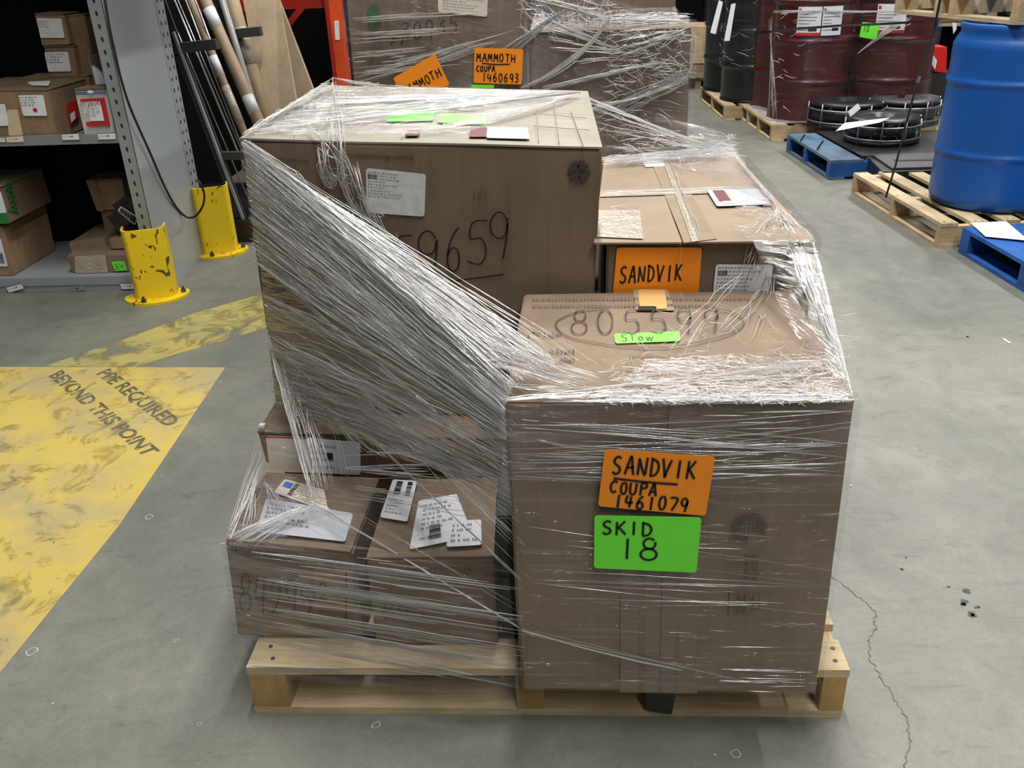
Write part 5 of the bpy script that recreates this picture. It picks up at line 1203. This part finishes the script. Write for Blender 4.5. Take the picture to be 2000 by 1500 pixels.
# black drum pallet
a, b = at(1367, 195, z=0), at(1412, 235, z=0); rzb = ang(a, b)
pb = pallet('wooden_pallet', 'small pale wooden pallet under the two black drums', a, rzb, 1.15, 1.1, [(0, .10), (.18, .09), (.36, .09), (.55, .09), (.74, .09), (.95, .10)], [(.0, .045), (.55, .045), (1.105, .045)], WOODL, WOODY, WOOD, nails=False)
ddrum = .86
def drum_profile(r, h, ribs, taper=0):
    p = [(0, 0), (r - .012, 0), (r + .003, .004), (r + .003, .012), (r - .003, .018)]
    p += [(r - .003, .03)]
    for z in ribs: p += [(r - .003, z - .04), (r - .003, z - .022), (r + .004, z - .012), (r + .010, z), (r + .004, z + .012), (r - .003, z + .022), (r - .003, z + .04)]
    p += [(r - .003, h - .05), (r - .003, h - .03), (r + .004, h - .024), (r + .005, h - .004), (r - .002, h), (r - .010, h - .004), (r - .010, h - .022), (0, h - .022)]
    return p
def drum(name, label, c, mat, r=.286, h=ddrum, group=None, z=.127, lidmat=None):
    t = thing(name, label, 'drum', (c[0], c[1], z), 0, group)
    P = drum_profile(r, h, (h * .335, h * .665))
    MB().lathe(P, n=56).build('drum_body', mat, t, True, True)
    MB().lathe([(r + .004, h - .034), (r + .012, h - .028), (r + .013, h - .008), (r + .006, h - .002), (r + .002, h - .03)], n=56).build('closure_ring', lidmat or mat, t, True, True)
    for ax in (.5, 2.4):
        MB().lathe([(.028, 0), (.028, .012), (.02, .014), (0, .014)], (r * .6 * math.cos(ax), r * .6 * math.sin(ax), h - .022), 12).build('bung', BLACKP, t, False, True)
    return t
def wrap_label(t, r, z0, z1, a0, a1, mat, name='drum_label', off=.006, n=14):
    """curved label on a drum; angles in degrees, local frame"""
    mb = MB(); vs_ = []
    for i in range(n + 1):
        a = math.radians(a0 + (a1 - a0) * i / n)
        for z in (z0, z1): vs_.append(((r + off) * math.cos(a), (r + off) * math.sin(a), z))
    mb.add(vs_, [(2 * i, 2 * i + 2, 2 * i + 3, 2 * i + 1) for i in range(n)]); return mb.build(name, mat, t, True, True)
gb = 'black drums wrapped together'
drum('steel_drum', 'nearer black drum, film wrapped on its own small pallet', (2.36, 6.93), BLK_D, group=gb)
drum('steel_drum', 'farther black drum, mostly hidden by the nearer black one', (2.30, 7.55), BLK_D, group=gb)
wb = thing('stretch_wrap', 'clear film around the two black drums with papers tucked in', 'stretch wrap', (2.3, 7, .1))
fm = MB(); vs_, uv = [], []
def wraploop(cs, r, z0, z1, n=60, nz=16, seed=0, amp=.006):
    """film around a row of drums: outline = hull of circles (capsule / rounded box)"""
    cx = sum(c[0] for c in cs) / len(cs); cy = sum(c[1] for c in cs) / len(cs); out = []
    for i in range(n + 1):
        a = 2 * math.pi * i / n; d = V(math.cos(a), math.sin(a), 0)
        best = max(cs, key=lambda c: c[0] * d.x + c[1] * d.y)
        out.append(V(best[0], best[1], 0) + d * r)
    # resample by arc length
    Ls = [0]
    for i in range(n): Ls.append(Ls[-1] + (out[i + 1] - out[i]).length)
    m_ = int(Ls[-1] / .03); pts = []
    for k in range(m_ + 1):
        s = Ls[-1] * k / m_; i = max(j for j in range(n + 1) if Ls[j] <= s + 1e-9); i = min(i, n - 1)
        pts.append(out[i].lerp(out[i + 1], (s - Ls[i]) / max(1e-6, Ls[i + 1] - Ls[i])))
    mb = MB(); vv, uu = [], []
    for k, p in enumerate(pts):
        q = (p - V(cx, cy, 0)).normalized()
        for j in range(nz + 1):
            z = z0 + (z1 - z0) * j / nz; dd = noise.noise(V(k * .08, z * 14, seed)) * amp + .002
            vv.append(V(p.x, p.y, z) + q * dd); uu.append((k * .03, z))
    mb.add(vv, [(k * (nz + 1) + j, (k + 1) * (nz + 1) + j, (k + 1) * (nz + 1) + j + 1, k * (nz + 1) + j + 1) for k in range(m_) for j in range(nz)], uu)
    return mb, pts
FILM_DRUM = film_mat('drum_film', .006, .015, 40, .5, 3, line=.06, fres=.12)
m_, _ = wraploop([(2.36, 6.93), (2.30, 7.55)], .305, .40, 1.0, seed=2); m_.build('film_sheet', FILM_DRUM, wb, True)
ms = MB(); R3 = random.Random(8)
def fbk(R): 
    a = R.uniform(math.pi * .95, math.pi * 1.8); return V(2.36 + .312 * math.cos(a), 6.93 + .312 * math.sin(a), R.uniform(.45, 1.0)), V(-math.sin(a), math.cos(a), 0), V(0, 0, 1)
crumple(ms, fbk, 46, (.03, .12), (.0008, .0016), R3, aniso=.12)
ms.build('film_fold', CREASE, wb, True, kind='stuff')
for nm, q, Y in (('paper_sheet', [(1404, 0), (1412, 4), (1398, 67), (1387, 64)], 6.72), ('paper_sheet', [(1428, 8), (1437, 6), (1425, 80), (1414, 80)], 6.60)):
    F = fy(q, Y); sticker(wb, F, WHITE, nm, .002)
# red drums
a, b = at(1438, 228, z=0), at(1505, 277, z=0); rzr = ang(a, b)
pr = pallet('wooden_pallet', 'pale wooden pallet with film over its deck, under the maroon drums', a, rzr, (b - a).length, 1.25, [(0, .12), (.18, .09), (.36, .09), (.55, .09), (.74, .09), (1.10, .12)], [(.0, .04), (.34, .04), (.68, .04), ((b - a).length - .04, .04)], WOODL, WOODY, WOOD, nails=False)
grd = 'maroon drums wrapped on one pallet'
RC = [(2.56, 5.93), (3.16, 5.90), (2.55, 6.52), (3.15, 6.50)]
RL = ['front left maroon drum with two white labels side by side', 'front right maroon drum with a single white label near its top', 'back left maroon drum, glimpsed in the gap behind the green label', 'back right maroon drum, its rim just showing behind']
rd = [drum('steel_drum', RL[i], c, RED_D, group=grd, h=.865) for i, c in enumerate(RC)]
def lab(t, z0, z1, a0, a1, red=True, seed=0):
    s = wrap_label(t, .286, z0, z1, a0, a1, WHITE)
    if red: wrap_label(t, .286, z0, z0 + .022, a0, a1, REDP, 'red_band', .0068)
    wrap_label(t, .286, z0 + .03, z0 + .05, a0 + (a1 - a0) * .5, a0 + (a1 - a0) * .85, INK, 'print_block', .0068)
    wrap_label(t, .286, z1 - .035, z1 - .012, a0 + (a1 - a0) * .04, a0 + (a1 - a0) * .14, REDP, 'warning_mark', .0068)
    R_ = random.Random(seed)
    for k in range(6):
        zz = z1 - .05 - k * .022; wrap_label(t, .286, zz, zz + .005, a0 + (a1 - a0) * .05, a0 + (a1 - a0) * R_.uniform(.4, .9), LPRINT, 'printed_line', .0068)
lab(rd[0], .62, .815, 232, 265, True, 1); lab(rd[0], .62, .815, 266.5, 296, False, 2)
lab(rd[1], .62, .815, 222, 262, True, 3)
wrd = thing('stretch_wrap', 'clear film around the maroon drums, skirt spread over their pallet', 'stretch wrap', (2.9, 6.2, .1))
m_, pts = wraploop(RC, .300, .13, 1.0, seed=4); m_.build('film_sheet', FILM_DRUM, wrd, True)
ms = MB()
def frd(R):
    x = R.uniform(2.26, 2.5); return V(x - .02, 5.80 - .15 * R.random(), R.uniform(.2, .98)), V(.6, -.4, 0), V(0, 0, 1)
crumple(ms, frd, 50, (.04, .14), (.001, .002), R3, aniso=.10)
for k in range(14): strands(ms, [W_(1510, 20 + k, 5.66), W_(1512, 20, 5.66)], [W_(1790, 20, 5.60), W_(1790, 26, 5.60)], 1, (.0008, .002), .2, .7, .006, 10, R=R3)
strands(ms, [W_(1675, 105, 5.60), W_(1690, 90, 5.60)], [W_(1760, 30, 5.56), W_(1790, 40, 5.56)], 26, (.0008, .0022), .3, .5, .006, 10, R=R3)
strands(ms, [W_(1500, 40, 5.62), W_(1510, 30, 5.62)], [W_(1520, 235, 5.60), W_(1500, 230, 5.60)], 12, (.0008, .002), .3, .6, .008, 10, R=R3)
ms.build('film_fold', CREASE, wrd, True, kind='stuff')
sheet('film_skirt', [V(2.20, 6.45, .14), V(2.40, 6.45, .15), V(2.62, 5.58, .15), V(2.27, 5.62, .14)], film_mat('skirt_film', .25, .06, 40, .8, 10), wrd, 30, 20, .008, 40)
F = fy([(1684, 43), (1718, 46), (1711, 78), (1678, 72)], 5.58); s = sticker(wrd, F, GREEN, 'green_label', .002); handwriting(s, F, [('10', .1, .4, .5, .8)], .004, off=.004)
# straps
def strap(name, label, P, w=.013, cat='strap'):
    mb = MB(); q = [Vector(p) for p in P]; vs_ = []
    for i, c in enumerate(q):
        t = (q[min(i + 1, len(q) - 1)] - q[max(i - 1, 0)]).normalized(); vd = (CAMP - c).normalized(); s = t.cross(V(0, -1, 0.2)).normalized() * w / 2
        nrm = t.cross(s).normalized() * .0008
        vs_ += [c + s + nrm, c - s + nrm, c - s - nrm, c + s - nrm]
    fs = []
    for i in range(len(q) - 1):
        for j in range(4): fs.append((4 * i + j, 4 * i + (j + 1) % 4, 4 * i + 4 + (j + 1) % 4, 4 * i + 4 + j))
    mb.add(vs_, fs); o = mb.build(name, BAND); return tag(o, label, cat)
strap('strap', 'black strap drawn level around the upper part of the maroon drums', [W_(1476, 64, 5.75), W_(1506, 62, 5.57), W_(1560, 56, 5.52), W_(1640, 50, 5.53), W_(1720, 47, 5.50), W_(1805, 42, 5.55)], .016)
mb = MB()
s_ = strap('strap', 'thin black strap running from the upper pallet down to the light pallet', [W_(1838, -10, 3.05), W_(1824, 60, 3.1), W_(1800, 130, 3.2), W_(1770, 240, 3.35), W_(1750, 320, 3.42), W_(1730, 386, 3.48)], .011)
MB().box(at(1794, 155, Y=3.18), (.012, .01, .03), Matrix.Rotation(.25, 3, 'Y')).build('strap_buckle', SILV, s_)

# blue pallet with reels
a, b = at(1535, 296, z=0), at(1618, 352, z=0); rzc = ang(a, b)
pbl = pallet('wooden_pallet', 'blue painted pallet with worn grey deck edge under the black reels', a, rzc, (b - a).length, .95, [(0, .20), (.24, .14), (.42, .14), (.60, .14), (.80, .14)], [(.0, .06), ((b - a).length * .42, .05), ((b - a).length - .06, .06)], BLUEG, BLUEW, BLUEW, nails=False)
c_ = at(1619, 350, z=0)
e_ = at(1690, 350, z=0)
fF = Frame(at(1620, 316, Y=c_.y - .006), at(1688, 312, Y=c_.y - .006), at(1676, 344, Y=c_.y - .006), at(1618, 350, Y=c_.y - .006))
MB().prism([fF.tl, fF.tr, fF.br, fF.bl], (0, .02, 0)).build('front_board', BLUEW, pbl)
handwriting(pbl, fF, [('~', [(.62, .75), (.45, .72), (.34, .5), (.38, .28), (.52, .2)]), ('~', [(.45, .85), (.60, .82), (.72, .86)]), ('~', [(.60, .3), (.60, .12)])], .012, WHITE, 'painted_mark', .002)
strap('strap', 'short black strap across the farther end of the blue pallet', [W_(1572, 263, 4.98), W_(1563, 276, 4.80)], .012)
strap('strap', 'short black strap across the middle of the blue pallet', [W_(1608, 275, 4.85), W_(1596, 292, 4.66)], .012)
tr_ = thing('plastic_tray', 'thin black plastic sheet spread on the blue pallet under the reels', 'tray', (2.9, 4.9, .127))
MB().hexa([V(2.565, 4.47, .1265), V(3.25, 4.40, .1265), V(3.33, 5.22, .1265), V(2.50, 5.32, .1265), V(2.565, 4.47, .135), V(3.25, 4.40, .135), V(3.33, 5.22, .135), V(2.50, 5.32, .135)]).build('tray_sheet', BLACKP, tr_)
def reel(label, c, r, h, z, mat, group='black reels on the blue pallet', core=.6):
    t = thing('cable_reel', label, 'reel', (c.x, c.y, z), 0, group)
    MB().lathe([(0, 0), (r, 0), (r, .02), (r * core + .03, .03), (r * .92, .04), (r * .95, h * .5), (r * .92, h - .04), (r * .8, h - .03), (r, h - .02), (r, h), (r * .35, h + .004), (r * .33, h - .02), (0, h - .02)], n=40).build('reel_body', mat, t, True, True)
    for k in range(2):
        zz = h * (.25 + .5 * k); MB().tube([V((r + .012) * math.cos(a), (r + .012) * math.sin(a), zz) for a in [q * math.pi / 20 for q in range(20, 41)]], .006, 6).build('wire_hoop', SILV, t, True, True)
    for k in range(6):
        a = math.pi + k * math.pi / 5; MB().tube([V((r + .012) * math.cos(a), (r + .012) * math.sin(a), .0), V((r + .012) * math.cos(a), (r + .012) * math.sin(a), h)], .005, 6).build('wire_upright', SILV, t, True, True)
    ms = MB(); Rr = random.Random(int(r * 1000))
    def fx(R):
        a = R.uniform(math.pi, 2 * math.pi); return V((r) * math.cos(a), (r) * math.sin(a), R.uniform(.02, h - .02)), V(-math.sin(a), math.cos(a), 0), V(0, 0, 1)
    crumple(ms, fx, 16, (.02, .08), (.001, .003), Rr, aniso=.9); ms.build('film_scrap', CREASE_T, t, True, True, 'stuff')
    return t
reel('nearest black reel in a wire hoop cage on the blue pallet', at(1718, 262, z=.20) + V(.05, .12, 0), .235, .16, .137, BLACKP)
reel('black reel behind the nearest one, paper strip lying on it', at(1665, 240, z=.2) + V(.05, .32, 0), .27, .17, .137, BLACKP)
reel('dusty topped black reel behind, close to the blue drum', at(1800, 240, z=.2) + V(.0, .38, 0), .24, .18, .137, GREYB)
pp = thing('paper_strip', 'crumpled white paper strip draped over the nearest reel', 'paper', at(1690, 250, Y=4.45))
sheet('paper', [Z_(1650, 240, .318), Z_(1738, 230, .318), Z_(1718, 239, .316), Z_(1632, 256, .312)], WHITE, pp, 24, 8, .012, 60)
pp = thing('paper_tag', 'small white paper tag standing tilted among the reels', 'paper', at(1668, 212, Y=4.7))
MB().prism([W_(1656, 218, 4.72), W_(1676, 202, 4.72), W_(1681, 212, 4.72), W_(1661, 228, 4.72)], (0, .003, 0)).build('card', WHITE, pp)
# black flat plastic pallets in front of the reels
bp_ = thing('plastic_pallet', 'low black plastic pallet between the blue pallet and the light wooden one', 'pallet', (2.85, 4.35, 0))
MB().hexa([V(2.60, 4.04, .0), V(3.4, 4.04, 0), V(3.5, 4.5, 0), V(2.60, 4.5, 0), V(2.56, 4.05, .13), V(3.4, 4.05, .13), V(3.5, 4.5, .13), V(2.60, 4.5, .13)]).build('deck', BLACKP, bp_)
MB().box((3.0, 4.28, .137), (.75, .38, .012)).build('top_sheet', GREYB, bp_)
MB().box((3.0, 4.28, .143), (.6, .05, .006)).build('deck_rib', BLACKP, bp_)

# light pallet with the blue drum, another pallet on top
a, b = at(1662, 378, z=0), at(1830, 485, z=0); rzw = ang(a, b); Lw = (b - a).length
pw = pallet('wooden_pallet', 'light slatted wooden pallet under the tall blue drum', a, rzw, Lw, 1.15, [(0, .085), (.15, .085), (.31, .085), (.47, .085), (.63, .085), (.79, .085), (.95, .085), (1.06, .085)], [(.0, .04), (Lw / 2 - .02, .04), (Lw - .04, .04)], WOODL, WOODY, WOOD)
bd = thing('plastic_drum', 'big blue plastic drum standing on the light slatted pallet at right', 'drum', (2.885, 3.385, .127))
r, h = .292, .875
prof = [(0, 0), (r - .03, 0), (r - .008, .012), (r + .002, .05), (r + .006, .25), (r + .010, .262), (r + .010, .272), (r + .005, .284), (r + .002, .45), (r, .60), (r + .006, .612), (r + .006, .622), (r - .002, .634), (r - .006, .76), (r - .012, .80), (r - .030, .835), (r - .022, .845), (r - .018, .87), (r - .03, h), (r - .05, h - .01), (0, h - .02)]
prof = [(0, 0), (r - .03, 0), (r - .008, .012), (r, .04), (r, .06), (r, .24), (r, .255), (r + .007, .263), (r + .007, .275), (r, .283), (r, .30), (r, .58), (r, .595), (r + .007, .603), (r + .007, .615), (r, .623), (r, .64), (r, .76), (r, .775), (r - .010, .80), (r - .028, .83), (r - .022, .845), (r - .018, .87), (r - .03, h), (r - .05, h - .01), (0, h - .02)]
MB().lathe(prof, n=72).build('drum_body', PVC, bd, True, True)
for ax in (3.6, .6): MB().lathe([(.04, 0), (.04, .02), (.03, .022), (0, .022)], (.17 * math.cos(ax), .17 * math.sin(ax), h - .02), 16).build('bung', BLACKP, bd, False, True)
MB().prism([W_(1860, 44, 3.2), W_(1869, 45, 3.2), W_(1868, 58, 3.2), W_(1862, 66, 3.2)], (0, .002, 0)).build('paper_corner', WHITE, bd)
a2, b2 = at(1745, 26, z=1.006), at(1985, 49, z=1.006); rz2 = ang(a2, b2); L2 = (b2 - a2).length
pu = pallet('wooden_pallet', 'light wooden pallet resting on top of the tall blue drum', (a2.x, a2.y, 1.006), rz2, L2, 1.1, [(0, .09), (.16, .09), (.32, .09), (.48, .09), (.64, .09), (.80, .09), (.96, .09)], [(.0, .04), (L2 * .36, .04), (L2 * .48, .04), (L2 - .05, .05)], WOODL, WOODL, WOODY, nails=False)
# near blue pallet with paper
a3, b3 = at(1871, 493, z=0), at(2000, 572, z=0); rz3 = ang(a3, b3)
pn = pallet('wooden_pallet', 'solid topped blue painted pallet at the right edge of the picture', a3 + V(.0, 0, 0), rz3, 1.1, 1.0, [(0, .20), (.201, .2), (.402, .2), (.603, .2), (.804, .196)], [(.0, .075), (.50, .075), (1.02, .075)], BLUEW, BLUEW, BLUEW, nails=False)
pp = thing('paper_sheet', 'crumpled white sheet lying on the near blue pallet', 'paper', at(1950, 450, z=.13))
sheet('paper', [Z_(1895, 435, .132), Z_(1965, 432, .134), Z_(2010, 470, .136), Z_(1925, 462, .133)], WHITE, pp, 16, 12, .004, 61)

# ================================================================== FAR BACKGROUND
def lumber(name, label, x, y, z, w, d, h, mat, group=None): 
    t = thing(name, label, 'pallet', (x, y, z), 0, group)
    for k in range(3): MB().box((x + w * (.08 + .42 * k), y + d / 2, z + h / 2), (.09, d, h - .04)).build('stringer', mat, t)
    for k in range(5): MB().box((x + w / 2, y + d * (.06 + .22 * k), z + h - .01), (w, .1, .02)).build('deck_board', mat, t)
    for k in range(3): MB().box((x + w / 2, y + d * (.06 + .44 * k), z + .01), (w, .1, .02)).build('bottom_board', mat, t)
    return t
c = at(1352, 180, Y=8.4)
st = thing('lumber_stack', 'stacked pale timber blocks in the gap left of the black drums', 'lumber', (2.0, 8.6, 0))
for (y0, y1, m_) in ((52, 104, WOODY), (104, 124, WOODL), (126, 152, WOODG)):
    p = [at(1340, y0, Y=8.4), at(1402, y0, Y=8.4), at(1402, y1, Y=8.4), at(1340, y1, Y=8.4)]
    MB().prism(p, (0, .6, 0)).build('timber', m_, st)
for k in range(3): MB().box((1.82 + k * .14, 8.7, at(1370, 153, Y=8.4).z / 2), (.06, .5, at(1370, 153, Y=8.4).z)).build('bearer', WOODG, st)
# dark racking bays behind the drums
rb = thing('pallet_racking', 'dark storage racking behind the maroon drums with stacked pallets', 'racking', (3.6, 8.2, 0))
MB().box((4.2, 9.4, 1.3), (4.6, .05, 2.8)).build('rack_darkness_panel', BLACKV, rb)  # black sheet added for the unlit depth behind the drums
for x in (2.16, 4.3, 6.4): MB().box((x, 8.1, 1.3), (.09, .08, 2.6)).build('upright_post', plain('navy_post', (.02, .04, .12), .5), rb)
MB().box((4.2, 8.08, 1.34), (4.2, .05, .10)).build('cross_beam', REDST, rb)
MB().box((4.2, 8.7, 1.30), (4.2, 1.1, .03)).build('deck', BLACKP, rb)
gpp = 'pallets piled in the dark racking'
for i, (x, y, z, lb) in enumerate(((2.55, 8.2, 1.0, 'pallet in the dark racking just above the left maroon drum'), (3.85, 8.1, 1.0, 'pallet in the dark racking above the right maroon drum'), (3.9, 7.4, .62, 'pallet edge showing between the maroon drums and the blue drum'))):
    lumber('wooden_pallet', lb, x, y, z, 1.2, .9, .14, WOODG, gpp)
    for k in (0, 1): MB().box((x + .1 + k * 1.0, y + .45, z / 2), (.10, .8, z - .004)).build('support_block', BLACKP, rb)
rj = thing('plastic_can', 'bright red container with a white diamond label in the dark gap', 'container', (3.98, 6.55, 0))
q = [at(1818, 92, Y=6.5), at(1850, 92, Y=6.5), at(1848, 142, Y=6.5), at(1826, 140, Y=6.5)]
MB().prism(q, (0, .2, 0)).build('can_body', REDB, rj)
F = fy([(1823, 108), (1830, 118), (1826, 136), (1818, 122)], 6.49); sticker(rj, F, WHITE, 'diamond_label', .003)
MB().box(((q[0].x + q[1].x) / 2, 6.6, q[2].z / 2), (.3, .2, q[2].z)).build('stand', BLACKP, rj)
